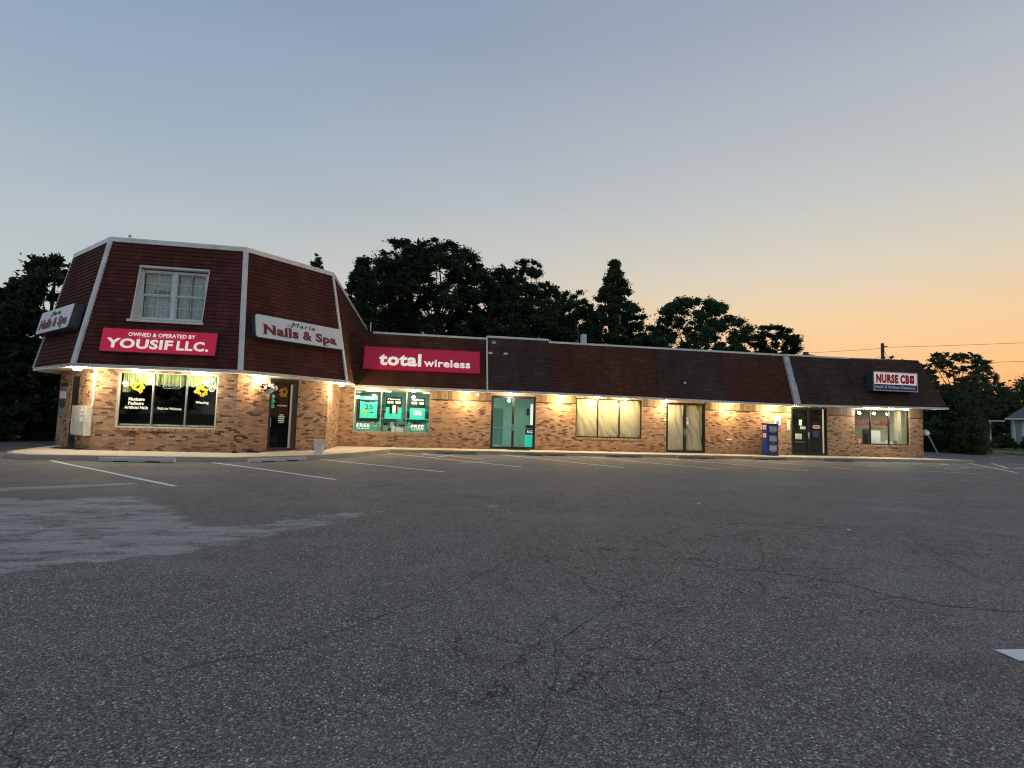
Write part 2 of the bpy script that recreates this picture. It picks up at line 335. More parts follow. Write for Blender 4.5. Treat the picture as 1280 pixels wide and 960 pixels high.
M['earth'] = grass_mat('rough_ground', (.05, .07, .03), (.09, .09, .05))
M['siding'] = simple('pale_siding', (.34, .38, .40), .7, .06, 3)
M['roofgrey'] = simple('grey_roof_shingle', (.10, .10, .10), .9, .2, 8)
M['bluetint'] = simple('blue_print', (.05, .12, .35), .5, .1, 10, bmp=0)
M['orange'] = simple('orange_goods', (.55, .22, .08), .6, .3, 20, bmp=0)
M['newspaper'] = simple('newsprint', (.50, .50, .48), .8, .35, 60, bmp=0)
M['guard'] = simple('guy_guard', (.50, .46, .32), .6, .15, 6)

# ------------------------------------------------------------------ mesh helpers
def frame(o, u, w):
    u = Vector(u).normalized(); w = Vector(w).normalized(); n = u.cross(w)
    m = Matrix.Identity(4); m.col[0][:3] = u; m.col[1][:3] = w; m.col[2][:3] = n; m.col[3][:3] = Vector(o); return m
I4 = Matrix.Identity(4)
class MB:
    def __init__(s): s.v = []; s.f = []; s.r = []; s.m = []
    def add(s, M4, pts, faces, r=None, mi=0):
        b = len(s.v); s.v += [tuple(M4 @ Vector(p)) for p in pts]; r = random.random() if r is None else r
        for f in faces: s.f.append(tuple(b + i for i in f)); s.r.append(r); s.m.append(mi)
        return s
    def box(s, M4, a, b, r=None, mi=0):
        (x0, y0, z0), (x1, y1, z1) = a, b
        p = [(x0, y0, z0), (x1, y0, z0), (x1, y1, z0), (x0, y1, z0), (x0, y0, z1), (x1, y0, z1), (x1, y1, z1), (x0, y1, z1)]
        return s.add(M4, p, [(0, 3, 2, 1), (4, 5, 6, 7), (0, 1, 5, 4), (1, 2, 6, 5), (2, 3, 7, 6), (3, 0, 4, 7)], r, mi)
    def prism(s, M4, poly, z0, z1, r=None, mi=0):      # poly CCW in local xy
        n = len(poly); p = [(x, y, z0) for x, y in poly] + [(x, y, z1) for x, y in poly]
        return s.add(M4, p, [tuple(range(n))[::-1], tuple(range(n, 2 * n))] + [(i, (i + 1) % n, n + (i + 1) % n, n + i) for i in range(n)], r, mi)
    def cyl(s, M4, c, r0, z0, z1, r1=None, seg=16, rr=None, mi=0, cap=True):
        r1 = r0 if r1 is None else r1; p = []
        for k, (rad, z) in enumerate(((r0, z0), (r1, z1))):
            p += [(c[0] + rad * math.cos(2 * math.pi * i / seg), c[1] + rad * math.sin(2 * math.pi * i / seg), z) for i in range(seg)]
        f = [(i, (i + 1) % seg, seg + (i + 1) % seg, seg + i) for i in range(seg)]
        if cap: f += [tuple(range(seg))[::-1], tuple(range(seg, 2 * seg))]
        return s.add(M4, p, f, rr, mi)
    def lathe(s, M4, prof, seg=16, r=None, mi=0):
        p = []; n = len(prof)
        for (rad, z) in prof: p += [(rad * math.cos(2 * math.pi * i / seg), rad * math.sin(2 * math.pi * i / seg), z) for i in range(seg)]
        f = [(k * seg + i, k * seg + (i + 1) % seg, (k + 1) * seg + (i + 1) % seg, (k + 1) * seg + i) for k in range(n - 1) for i in range(seg)]
        f += [tuple(range(seg))[::-1], tuple(range((n - 1) * seg, n * seg))]
        return s.add(M4, p, f, r, mi)
    def tube(s, pts, rad, seg=6, rads=None, mi=0):
        pts = [Vector(p) for p in pts]; n = len(pts); P = []; prev = None
        for i, p in enumerate(pts):
            d = (pts[min(i + 1, n - 1)] - pts[max(i - 1, 0)]).normalized()
            a = d.cross(Vector((0, 0, 1))) if prev is None else prev - d * prev.dot(d)
            if a.length < 1e-4: a = d.cross(Vector((1, 0, 0)))
            a.normalize(); prev = a; b = d.cross(a); rr = rads[i] if rads else rad
            P += [tuple(p + a * (rr * math.cos(2 * math.pi * k / seg)) + b * (rr * math.sin(2 * math.pi * k / seg))) for k in range(seg)]
        F = [(i * seg + k, i * seg + (k + 1) % seg, (i + 1) * seg + (k + 1) % seg, (i + 1) * seg + k) for i in range(n - 1) for k in range(seg)]
        F += [tuple(range(seg))[::-1], tuple(range((n - 1) * seg, n * seg))]
        return s.add(I4, P, F, None, mi)
    def build(s, name, mats, parent=None, org=None, kind=None, label=None, bevel=0, smooth=False):
        """one mesh object; its origin is its parent's origin, or org for a thing of its own"""
        mats = mats if isinstance(mats, (list, tuple)) else [mats]
        root = Vector(org) if org is not None else Vector((0, 0, 0))
        if parent is not None: root = Vector(parent['_o'])
        v = np.array(s.v, dtype=np.float32) - np.array(root, dtype=np.float32)
        me = bpy.data.meshes.new(name); me.from_pydata(v.tolist(), [], s.f)
        for m in mats: me.materials.append(m if not isinstance(m, str) else M[m])
        a = me.attributes.new('rnd', 'FLOAT', 'FACE'); a.data.foreach_set('value', s.r)
        me.polygons.foreach_set('material_index', s.m)
        if smooth: me.polygons.foreach_set('use_smooth', [True] * len(s.f))
        me.update()
        o = bpy.data.objects.new(name, me); COL.objects.link(o)
        if parent is not None: o.parent = parent
        else: o.location = root
        o['_o'] = tuple(root)
        if kind: o['kind'] = kind
        if label: o['label'] = label
        if bevel:
            bv = o.modifiers.new('bevel', 'BEVEL'); bv.width = bevel; bv.segments = 2; bv.limit_method = 'ANGLE'; bv.angle_limit = R(40)
        return o
def thing(name, label, cat, org, group=None):
    o = bpy.data.objects.new(name, None); COL.objects.link(o); o.location = org; o['_o'] = tuple(org); o.empty_display_size = .3
    return tag(o, label, cat, group)
def tag(o, label, cat, group=None):
    o['label'] = label; o['category'] = cat
    if group: o['group'] = group
    return o
def copy_tree(o, parent=None):
    c = o.copy(); COL.objects.link(c); c.parent = parent
    for ch in list(o.children): copy_tree(ch, c)
    return c

def text_mb(mb, F, txt, s0, s1, t0, t1, n0=.0, depth=.012, bold=0.0, mi=0, shear=0.0, res=3, space=None):
    """lettering fitted into the rectangle s0..s1 x t0..t1 of frame F"""
    cu = bpy.data.curves.new('t', 'FONT'); cu.body = txt; cu.size = 1; cu.offset = bold; cu.resolution_u = res; cu.shear = shear
    cu.space_character = space or 1 + bold * 2.2
    cu.fill_mode = 'FRONT'
    o = bpy.data.objects.new('t', cu); COL.objects.link(o)
    dg = bpy.context.evaluated_depsgraph_get(); me = bpy.data.meshes.new_from_object(o.evaluated_get(dg))
    v = np.array([tuple(x.co) for x in me.vertices]); faces = [tuple(p.vertices) for p in me.polygons]
    bpy.data.objects.remove(o); bpy.data.curves.remove(cu)
    if len(v) == 0: return mb
    lo, hi = v.min(0), v.max(0)
    X = s0 + (v[:, 0] - lo[0]) / (hi[0] - lo[0]) * (s1 - s0); Y = t0 + (v[:, 1] - lo[1]) / (hi[1] - lo[1]) * (t1 - t0)
    from collections import Counter
    ed = Counter()
    for f in faces:
        for i in range(len(f)): ed[(f[i], f[(i + 1) % len(f)])] += 1
    n = len(v); pts = [(x, y, n0 + depth) for x, y in zip(X, Y)] + [(x, y, n0) for x, y in zip(X, Y)]
    fs = list(faces)
    for (a, b) in ed:
        if (b, a) not in ed: fs.append((a, n + a, n + b, b))
    bpy.data.meshes.remove(me)
    return mb.add(F, pts, fs, None, mi)

# ------------------------------------------------------------------ building measures (metres; z = 0 is the pavement)
q = math.sqrt(.5); tq = math.tan(math.pi / 8)
ZE = 2.75                                                # eave
X1, X2, YF, LR_, LL_ = -10.716, -6.356, 19.571, 3.654, 3.743
YL, XE = 25.245, 27.565                                  # wing front wall, right end
OT, OW = .735, .728                                      # eave overhangs
W1 = Vector((X1, YF, 0)); W2 = Vector((X2, YF, 0)); W3 = Vector((X2 + LR_ * q, YF + LR_ * q, 0)); W0 = Vector((X1 - LL_ * q, YF + LL_ * q, 0))
W4 = Vector((W3.x, YL, 0))
YB = 36.5                                                # back of the building
LOT = -.15

building = thing('shopping_strip', 'long low brick shopping strip with brown mansard roof and tall octagonal corner block', 'building', (8, 25, 0))

FW = {'front': (frame(W1, (1, 0, 0), (0, 0, 1)), (W2 - W1).length),
      'right': (frame(W2, (q, q, 0), (0, 0, 1)), LR_),
      'left': (frame(W0, (q, -q, 0), (0, 0, 1)), LL_),
      'return': (frame(W3, (0, 1, 0), (0, 0, 1)), YL - W3.y),
      'wing': (frame(W4, (1, 0, 0), (0, 0, 1)), XE - W4.x),
      'end': (frame((XE, YL, 0), (0, 1, 0), (0, 0, 1)), YB - YL),
      'back': (frame((XE, YB, 0), (-1, 0, 0), (0, 0, 1)), XE - W0.x),
      'side': (frame((W0.x, YB, 0), (0, -1, 0), (0, 0, 1)), YB - W0.y)}
wx = lambda x: x - W4.x                                  # world x -> s on the wing wall

def brick_wall(key, holes, z1=ZE, label=None, bricks=True, soldier=()):
    F, L = FW[key]; ss = sorted({0, L} | {h[0] for h in holes} | {h[1] for h in holes}); mb = MB()
    for a, b in zip(ss[:-1], ss[1:]):
        if b - a < 1e-4: continue
        cov = sorted((h[2], h[3]) for h in holes if h[0] <= a + 1e-5 and h[1] >= b - 1e-5); t = -.2
        for c0, c1 in cov + [(z1, z1)]:
            if c0 - t > .005: mb.box(F, (a, t, -.22), (b, c0, 0))
            t = max(t, c1)
    wall = mb.build('brick_wall', M['mortar'], building, label=label)
    if not bricks: return wall
    bm_ = MB(); rh, bl = .0677, .203; nrow = int(z1 / rh) + 1
    hs = [(h[0], h[1], h[2] - (.10 if h in soldier else 0), h[3]) for h in holes]
    for i in range(nrow):
        t0 = i * rh; t1 = min(t0 + rh - .010, z1 - .002)
        if t1 - t0 < .02: continue
        s = -bl * (.5 if i % 2 else 0) + random.uniform(-.01, .01)
        while s < L:
            a, b = max(s, 0.002), min(s + bl - .010, L - .002); s += bl
            segs = [(a, b)]
            for h0, h1, z0, z2 in hs:
                if t0 < z2 - .02 and t1 > z0 + .02:
                    nx = []
                    for (c, d) in segs:
                        if d <= h0 or c >= h1: nx.append((c, d))
                        else:
                            if h0 - c > .02: nx.append((c, h0 - .004))
                            if d - h1 > .02: nx.append((h1 + .004, d))
                    segs = nx
            for c, d in segs:
                if d - c < .015: continue
                r = random.random(); n1 = .009 + random.uniform(-.003, .003)
                bm_.add(F, [(c, t0, n1), (d, t0, n1), (d, t1, n1), (c, t1, n1), (c, t0, .0005), (d, t0, .0005), (d, t1, .0005), (c, t1, .0005)],
                        [(0, 1, 2, 3), (0, 4, 5, 1), (1, 5, 6, 2), (2, 6, 7, 3), (3, 7, 4, 0)], r)
    for h in soldier:                                   # rowlock course under the window
        s = h[0] - .03
        while s < h[1] + .03:
            bm_.box(F, (s, h[2] - .098, .0005), (s + .062, h[2] - .012, .028), random.random() * .9 + .1); s += .072
    bm_.build('brick', M['brick'], wall, kind='stuff')
    return wall

# openings: tower (s on its own wall), wing in world x
T_WIN = (.63, 3.75, .775, 2.66)
T_DOOR = (1.20, 2.34, 0.0, 2.68)
L_DOOR = (LL_ - 2.42, LL_ - 1.60, 0.0, 2.50)
WA, WB, WC = (wx(-3.12), wx(.36), .665, 2.665), (wx(7.50), wx(10.96), .675, 2.62), (wx(23.22), wx(26.68), .665, 2.60)
DA, DB, DC = (wx(3.27), wx(5.46), 0, 2.60), (wx(12.28), wx(14.43), 0, 2.58), (wx(19.38), wx(21.55), 0, 2.58)
brick_wall('front', [T_WIN], label='brick wall under the upper window, around the salon window', soldier=(T_WIN,))
brick_wall('right', [T_DOOR], label='angled brick wall around the salon door')
brick_wall('left', [L_DOOR], label='angled brick wall at far left with a narrow dark doorway')
brick_wall('return', [], label='short brick wall in the inner corner')
brick_wall('wing', [WA, WB, WC, DA, DB, DC], label='long brick front wall of the low wing', soldier=(WA, WB, WC))
brick_wall('end', []); brick_wall('back', [], bricks=False); brick_wall('side', [])

# ------------------------------------------------------------------ roofs
def sag(x):                                              # the old wing eave hangs a little low around x = 19
    return -.125 * max(0, 1 - abs(x - 19) / 13) ** 1.0 if x > 6 else 0
def corner_t(ins):                                       # tower polygon at inset ins from the eave line
    E1 = Vector((X1 - OT * tq + ins * tq, YF - OT + ins, 0)); E2 = Vector((X2 + OT * tq - ins * tq, YF - OT + ins, 0))
    E3 = Vector((W3.x + OT - ins, W3.y - OT * tq + ins * tq, 0)); E0 = Vector((W0.x - OT + ins, W0.y - OT * tq + ins * tq, 0))
    return [Vector((W0.x - OT + ins, YB + OT - ins, 0)), E0, E1, E2, E3, Vector((W3.x + OT - ins, YB + OT - ins, 0))]
ZT, INS = 7.15, .80
def facet(a, b, c, d):                                   # eave a->b, top d->c : frame with u along eave and w up the slope
    u = (b - a).normalized(); w = (d - a) - u * (d - a).dot(u); L = w.length
    F = frame(a, u, w); return F, (b - a).length, L, (d - a).dot(u), (c - a).dot(u)   # eave length, slope length, s of top-left, top-right
def up(p, z): return Vector((p.x, p.y, z))
def shingle_facet(name, a, b, c, d, m, expo=.14, tab=.305, label=None, holes=(), extra=None, backing='sh_tower'):
    F, L, H, sl_, sr_ = facet(a, b, c, d)
    base = MB().prism(F, [(0, 0), (L, 0), (sr_, H), (sl_, H)], -.06, 0) if not holes else None
    if holes:
        base = MB(); h = holes[0]
        le = lambda t: sl_ * t / H; re = lambda t: L + (sr_ - L) * t / H
        base.prism(F, [(0, 0), (L, 0), (re(h[2]), h[2]), (le(h[2]), h[2])], -.06, 0)
        base.prism(F, [(le(h[2]), h[2]), (h[0], h[2]), (h[0], h[3]), (le(h[3]), h[3])], -.06, 0)
        base.prism(F, [(h[1], h[2]), (re(h[2]), h[2]), (re(h[3]), h[3]), (h[1], h[3])], -.06, 0)
        base.prism(F, [(le(h[3]), h[3]), (re(h[3]), h[3]), (sr_, H), (sl_, H)], -.06, 0)
    roof = base.build('mansard_roof', m if isinstance(m, str) is False else M[m], building, label=label)
    sb = MB(); n = int(H / expo)
    for i in range(n + 1):
        t0 = i * expo; t1 = min(t0 + expo + .01, H)
        if t1 - t0 < .03: continue
        lo = sl_ * (t0 + .5 * expo) / H; hi = L + (sr_ - L) * (t0 + .5 * expo) / H
        s = lo - random.random() * tab
        while s < hi:
            c0, c1 = max(s, lo), min(s + tab - .006, hi); s += tab
            segs = [(c0, c1)]
            for h in holes:
                if t0 < h[3] - .03 and t1 > h[2] + .03:
                    segs = [x for x in ((c0, min(c1, h[0])), (max(c0, h[1]), c1)) if x[1] - x[0] > .01]
            for c_, d_ in segs:
                if d_ - c_ < .012: continue
                k = .024 + random.random() * .006; tt = t0 + random.uniform(-.004, .004)
                sb.add(F, [(c_, tt, .001), (d_, tt, .001), (d_, tt, k), (c_, tt, k), (c_, t1, .001), (d_, t1, .001)],
                       [(0, 1, 2, 3), (3, 2, 5, 4), (0, 3, 4), (1, 5, 2)], random.random())
    sb.build('shingle', m if isinstance(m, str) is False else M[m], roof, kind='stuff')
    return F, L, H, sl_, sr_
e0 = corner_t(0); t0_ = corner_t(INS)
WIN_UP = (1.38, 3.58, 1.60, 3.55)
FT = {}
names = ['side', 'left', 'front', 'right', 'inner']
for i, nm in enumerate(names):
    a, b = up(e0[i], ZE), up(e0[i + 1], ZE); c, d = up(t0_[i + 1], ZT), up(t0_[i], ZT)
    if nm == 'side': pass
    FT[nm] = shingle_facet(nm, a, b, c, d, 'sh_tower' if nm != 'inner' else 'sh_wing',
                           label={'front': 'dark red shingled roof face holding the upper window', 'right': 'dark red shingled roof face turned to the right',
                                  'left': 'dark red shingled roof face turned to the left'}.get(nm),
                           holes=(WIN_UP,) if nm == 'front' else ())
# tower caps, hips, fascias
for i in range(5):
    a, b = t0_[i], t0_[i + 1]; u = (b - a).normalized(); nrm = Vector((u.y, -u.x, 0))
    ext = .03
    F = frame(up(a, ZT), u, (0, 0, 1)); L = (b - a).length
    MB().box(F, (-ext * .4, -.085, -.25), (L + ext * .4, .075, .035 + .001 * i)).build('roof_cap', M['cap'], building)
    a, b = e0[i], e0[i + 1]; F = frame(up(a, ZE), u, (0, 0, 1)); L = (b - a).length
    MB().box(F, (-.004, -.055, -.03), (L + .004, .050, .022 + .001 * i)).build('fascia', M['white'], building)
for i, wd in ((1, .07), (2, .17), (3, .17), (4, .13)):
    a, b = up(e0[i], ZE + .05), up(t0_[i], ZT - .085); d = (b - a).normalized()
    out = Vector((0, 0, 0))
    for j in (i - 1, i):
        uu = (e0[j + 1] - e0[j]).normalized(); out += Vector((uu.y, -uu.x, 0))
    out.normalize(); side_ = d.cross(out).normalized(); F = frame(a, side_, d)
    if F.col[2].to_3d().dot(out) < 0: F = frame(a, -side_, d)
    MB().box(F, (-wd / 2, 0, -.03), (wd / 2, (b - a).length, .04)).build('hip_board', M['white'], building)
# flat deck of the tower, soffits
dk = MB(); dk.prism(I4, [(p.x, p.y) for p in corner_t(INS + .02)][::-1][::-1], ZT - .2, ZT - .12); dk.build('roof_deck', M['roofgrey'], building)
sf = MB()
inn = [W0.copy() + Vector((0, 14, 0)), W0, W1, W2, W3, W4]
ew = corner_t(.03)
for i in range(1, 4):
    a, b, c, d = ew[i], ew[i + 1], inn[i + 1], inn[i]
    sf.add(I4, [tuple(up(x, ZE - .035)) for x in (a, b, c, d)] + [tuple(up(x, ZE + .02)) for x in (a, b, c, d)], [(0, 1, 2, 3), (7, 6, 5, 4), (0, 4, 5, 1), (1, 5, 6, 2), (2, 6, 7, 3), (3, 7, 4, 0)])
YE = YL - OW
a = ew[4]; sf.box(I4, (W3.x + .001, a.y, ZE - .034), (a.x, YE + .0, ZE + .019))
sf.box(I4, (ew[0].x, W0.y, ZE - .034), (W0.x, YB, ZE + .019))
sf.build('soffit', M['soffit'], building)

# wing: eave line with a slight sag, four shingled sections
ZW, INW = 5.348, .8885
def wing_pt(x, top, fwd=0.0):
    if top: return Vector((x, YE + INW - fwd, ZW))
    return Vector((x, YE - fwd, ZE + sag(x)))
xs0 = W3.x + OT - .8                                    # starts behind the tower's inner slope
secs = [(xs0, 2.93, 'sh_wing', 0.0, 0.0, 'reddish brown shingles behind the red wireless sign'),
        (2.99, 6.03, 'sh_patch', .05, .10, 'darker grey brown shingles over the first glass doors'),
        (6.03, 11.64, 'sh_wing', 0.0, 0.0, None), (11.64, 15.2, 'sh_patch', 0.0, 0.0, 'grey brown patch of replaced shingles'),
        (15.2, 19.02, 'sh_wing', 0.0, 0.0, None)]
for (xa, xb, m, fwd, rise, lab) in secs:
    rz = Vector((0, 0, rise))
    shingle_facet('w', wing_pt(xa, 0, fwd), wing_pt(xb, 0, fwd), wing_pt(xb, 1, fwd) + rz, wing_pt(xa, 1, fwd) + rz, m, label=lab, expo=.135)
xR = 19.25
aR = wing_pt(xR, 0, .12); bR = Vector((XE + OW, YE - .12, ZE)); cR = Vector((XE + OW - INW, YE + INW - .12, ZW)); dR = wing_pt(xR, 1, .12)
shingle_facet('w', aR, bR, cR, dR, 'sh_patch', label='purplish brown shingles around the nurse sign', expo=.135)
a2 = Vector((XE + OW, YE - .12, ZE)); b2 = Vector((XE + OW, YB, ZE)); c2 = Vector((XE + OW - INW, YB, ZW)); d2 = Vector((XE + OW - INW, YE + INW - .12, ZW))
shingle_facet('w', a2, b2, c2, d2, 'sh_patch', expo=.135)
# fascias of the wing in straight lengths following the sag
fx = [-3.04 + .005, 0, 2.96, 6.03, 9, 12, 15.5, 18.9]
for k, (xa, xb) in enumerate(zip(fx[:-1], fx[1:])):
    A, B = wing_pt(xa, 0), wing_pt(xb, 0); F = frame(A, (B - A), (0, 0, 1))
    MB().box(F, (0.002, -.055, -.03), ((B - A).length - .002, .05, .024 + .001 * (k % 2) + (.05 if xa == 2.96 else 0))).build('fascia', M['white'], building)
for k, (xa, xb, dz) in enumerate(((18.92, 22.9, -.035), (22.93, XE + OW + .02, .0))):
    A = Vector((xa, YE - .12, ZE + (sag(xa) if k == 0 else -.055))); B = Vector((xb, YE - .12, ZE + (sag(xb) if k == 0 else 0)))
    F = frame(A, (B - A), (0, 0, 1)); MB().box(F, (0, -.055 - .03 * k * 0, -.03), ((B - A).length, .05, .026 + .006 * k)).build('fascia', M['white'], building)
MB().box(I4, (XE + OW - .02, YE - .08, ZE - .055), (XE + OW + .03, YB, ZE + .05)).build('fascia', M['white'], building)
for (xa, xb, fwd, dz) in ((-2.45, 2.94, 0, 0), (2.97, 6.05, .05, .10), (6.06, 22.95, 0, 0), (22.96, XE + OW - INW + .06, .10, 0)):
    y = YE + INW - fwd
    cp = MB().box(I4, (xa, y - .04, ZW - .045 + dz), (xb, y + .26, ZW + .05 + dz)); cp.build('roof_cap', M['cap'], building)
MB().box(I4, (19.0, YE + INW - .16, ZW - .04), (22.95, YE + INW - .045, ZW + .045)).build('roof_cap', M['cap'], building)
# boards: narrow white corner strip by the wireless sign, wide weathered boards at the step
A, B = wing_pt(2.96, 0, .07) + Vector((0, 0, .05)), wing_pt(2.96, 1, .07) + Vector((0, 0, .05)); F = frame(A, (1, 0, 0), B - A)
MB().box(F, (-.035, 0, -.06), (.03, (B - A).length, .02)).build('corner_strip', M['white'], building)
A, B = wing_pt(19.1, 0, .14) + Vector((0, 0, .03)), wing_pt(19.1, 1, .14); F = frame(A, (1, 0, 0), B - A); H = (B - A).length
MB().box(F, (-.12, 0, -.12), (.075, H - .01, .02)).build('step_board', M['grimy'], building, label='broad weathered grey board running up the roof step')
MB().box(F, (.085, 0, -.12), (.20, H * .45, .012)).box(F, (.085, H * .46, -.12), (.19, H - .02, .0)).build('step_board', M['grimy'], building)
MB().box(frame((-2.55, YE + INW - .3, ZW), (1, 0, 0), (0, 0, 1)), (0, 0, 0), (.05, .42, .04)).build('flashing', M['white'], building)
rd = MB().box(I4, (W3.x, YE + INW + .1, ZW - .25), (XE + .1, YB, ZW - .15)); rd.build('roof_deck', M['roofgrey'], building)
sf = MB()
pts = [W4.x + .001, 2.96, 6, 9, 12, 15.5, 19.0, 22.9, XE + OW - .02]
for xa, xb in zip(pts[:-1], pts[1:]):
    ya = YE + .03 - (.12 if xa >= 18.9 else 0); za, zb = sag(xa) * (xa < 22), sag(xb) * (xb < 22); yb_ = YL + .1
    P = [(xa, ya, ZE + za - .034), (xb, ya, ZE + zb - .034), (xb, yb_, ZE - .034), (xa, yb_, ZE - .034)]
    sf.add(I4, P + [(x, y, z + .05) for x, y, z in P], [(0, 3, 2, 1), (4, 5, 6, 7), (0, 1, 5, 4), (1, 2, 6, 5), (2, 3, 7, 6), (3, 0, 4, 7)])
sf.box(I4, (XE - .1, YL + .102, ZE - .034), (XE + OW - .02, YB, ZE + .016))
sf.build('soffit', M['soffit'], building)

# ------------------------------------------------------------------ windows and doors
def window(F, h, mull, fm, pane_mat, label, fw=.05, rec=.07, sill=True):
    s0, s1, z0, z1 = h; mb = MB()
    mb.box(F, (s0, z0, -rec - .05), (s0 + fw, z1, -rec + .045)); mb.box(F, (s1 - fw, z0, -rec - .05), (s1, z1, -rec + .045))
    mb.box(F, (s0 + fw, z0, -rec - .05), (s1 - fw, z0 + fw, -rec + .043)); mb.box(F, (s0 + fw, z1 - fw, -rec - .05), (s1 - fw, z1, -rec + .043))
    w = mb.build('window', fm, building, label=label)
    for x in mull: MB().box(F, (x - .022, z0 + fw, -rec - .045), (x + .022, z1 - fw, -rec + .04)).build('mullion', fm if mull_mat is None else mull_mat, w)
    ed = [s0 + fw] + [v for x in mull for v in (x - .022, x + .022)] + [s1 - fw]
    for a, b in zip(ed[::2], ed[1::2]): MB().box(F, (a, z0 + fw, -rec - .004), (b, z1 - fw, -rec + .004)).build('pane', pane_mat, w)
    return w
mull_mat = M['alu']
Ff, Fr, Fl, Fw = FW['front'][0], FW['right'][0], FW['left'][0], FW['wing'][0]
tw = window(Ff, T_WIN, (1.71, 2.75), M['cream'], M['glass'], 'wide cream framed salon window with lettering, wreaths and a valance')
mull_mat = None
wa = window(Fw, WA, (wx(-1.90), wx(-.74)), M['alu'], M['glass'], 'lit shop window full of teal posters')
wb = window(Fw, WB, (wx(8.65), wx(9.79)), M['bronze'], M['glass'], 'window papered over in brown paper')
wc = window(Fw, WC, (wx(24.25), wx(25.42)), M['black'], M['glass'], 'lit shop window at the right end with red lettering')

def storefront_door(F, h, mid, fm, pane_mat, label, leaves=2, handle=True, white_bar=None, bar=True, leaf_h=2.15):
    s0, s1, z0, z1 = h; fw = .055; rec = .06; mb = MB()
    mb.box(F, (s0, z0, -rec - .06), (s0 + fw, z1, -rec + .05)); mb.box(F, (s1 - fw, z0, -rec - .06), (s1, z1, -rec + .05))
    mb.box(F, (s0 + fw, z1 - .06, -rec - .06), (s1 - fw, z1, -rec + .048)); mb.box(F, (s0 + fw, z0, -rec - .06), (s1 - fw, z0 + .025, -rec + .048))
    d = mb.build('door', fm, building, label=label)
    ed = [s0 + fw + .004] + ([mid - .004, mid + .004] if leaves == 2 else []) + [s1 - fw - .004]
    for a, b in zip(ed[::2], ed[1::2]):
        lf = MB(); st = .05
        lf.box(F, (a, z0 + .03, -rec - .03), (a + st, z1 - .065, -rec + .03)); lf.box(F, (b - st, z0 + .03, -rec - .03), (b, z1 - .065, -rec + .03))
        lf.box(F, (a + st, z0 + .03, -rec - .03), (b - st, z0 + .14, -rec + .028)); lf.box(F, (a + st, z1 - .13, -rec - .03), (b - st, z1 - .065, -rec + .028))
        lf.build('leaf_frame', fm, d)
        MB().box(F, (a + st, z0 + .14, -rec - .004), (b - st, z1 - .13, -rec + .004)).build('pane', pane_mat, d)
        if bar: MB().box(F, (a + st, 1.02, -rec - .075), (b - st, 1.06, -rec - .045)).build('push_bar', M['alu'], d)
        if handle:
            x = b - .03 if (a < mid - .01 and leaves == 2) else a + .03
            MB().tube([F @ Vector((x, .92, -rec + .03)), F @ Vector((x, .92, -rec + .08)), F @ Vector((x, 1.22, -rec + .08)), F @ Vector((x, 1.22, -rec + .03))], .012).build('handle', M['alu'], d)
    MB().box(F, (s0, z0 - .001, -rec + .052), (s1, z0 + .018, .05)).build('threshold', M['alu'], d)
    return d
dA = storefront_door(Fw, DA, wx(4.36), M['bronze'], M['glass'], 'bronze framed double glass door into the lit aqua shop')
dB = storefront_door(Fw, DB, wx(13.33), M['bronze'], M['glass'], 'bronze framed double door papered over in brown paper', bar=False)
dC = storefront_door(Fw, DC, wx(20.42), M['black'], M['glassdark'], 'black framed double door with notices taped inside')
MB().box(Fw, (wx(21.27), .15, -.02), (wx(21.33), 2.5, .012)).build('door_strip', M['white'], dC)
# salon door: one leaf with a wide dark jamb and a grey strip
dR_ = storefront_door(Fr, T_DOOR, 0, M['black'], M['glassdark'], 'dark glass salon door with wreath and stickers', leaves=1, bar=False)
MB().box(Fr, (2.02, .12, -.03), (2.10, 2.5, .006)).build('door_strip', M['alu'], dR_)
MB().box(Fr, (2.11, .03, -.05), (2.28, 2.6, -.012)).build('side_panel', M['black'], dR_)
# left doorway: dark door leaf standing in a deep opening
d = MB().box(Fl, (L_DOOR[0], 0, -.07), (L_DOOR[1] - .12, 2.5, -.015)).build('door', M['bronze'], building, label='narrow dark door in the far left wall')
MB().box(Fl, (L_DOOR[1] - .11, 0, -.10), (L_DOOR[1] - .01, 2.5, -.02)).build('door_frame', M['cream'], d)
MB().tube([Fl @ Vector((L_DOOR[0] + .1, .95, -.015)), Fl @ Vector((L_DOOR[0] + .1, .95, .05)), Fl @ Vector((L_DOOR[0] + .2, .95, .05))], .015).build('handle', M['alu'], d)

# frieze of vertical planks above the bricks, each plank its own piece
def frieze(x0, x1, zb):
    par = MB().box(Fw, (wx(x0) + .01, zb - .035, .012), (wx(x1) - .01, zb, .05)).build('frieze_board', M['bronze'], building)
    x = x0 + .012
    while x < x1 - .03:
        w = min(random.choice((.14, .19, .24, .29)), x1 - .012 - x)
        if w > .03: MB().box(Fw, (wx(x), zb + .001, .012), (wx(x + w - .014), ZE - .04 , .030 + random.random() * .008)).build('plank', M['plank'], par)
        x += w
for x0, x1, zb in ((.38, 3.26, 2.31), (5.47, 7.49, 2.34), (10.97, 12.27, 2.33), (14.44, 19.37, 2.27), (21.56, 23.21, 2.21), (26.69, 27.5, 2.21)): frieze(x0, x1, zb)

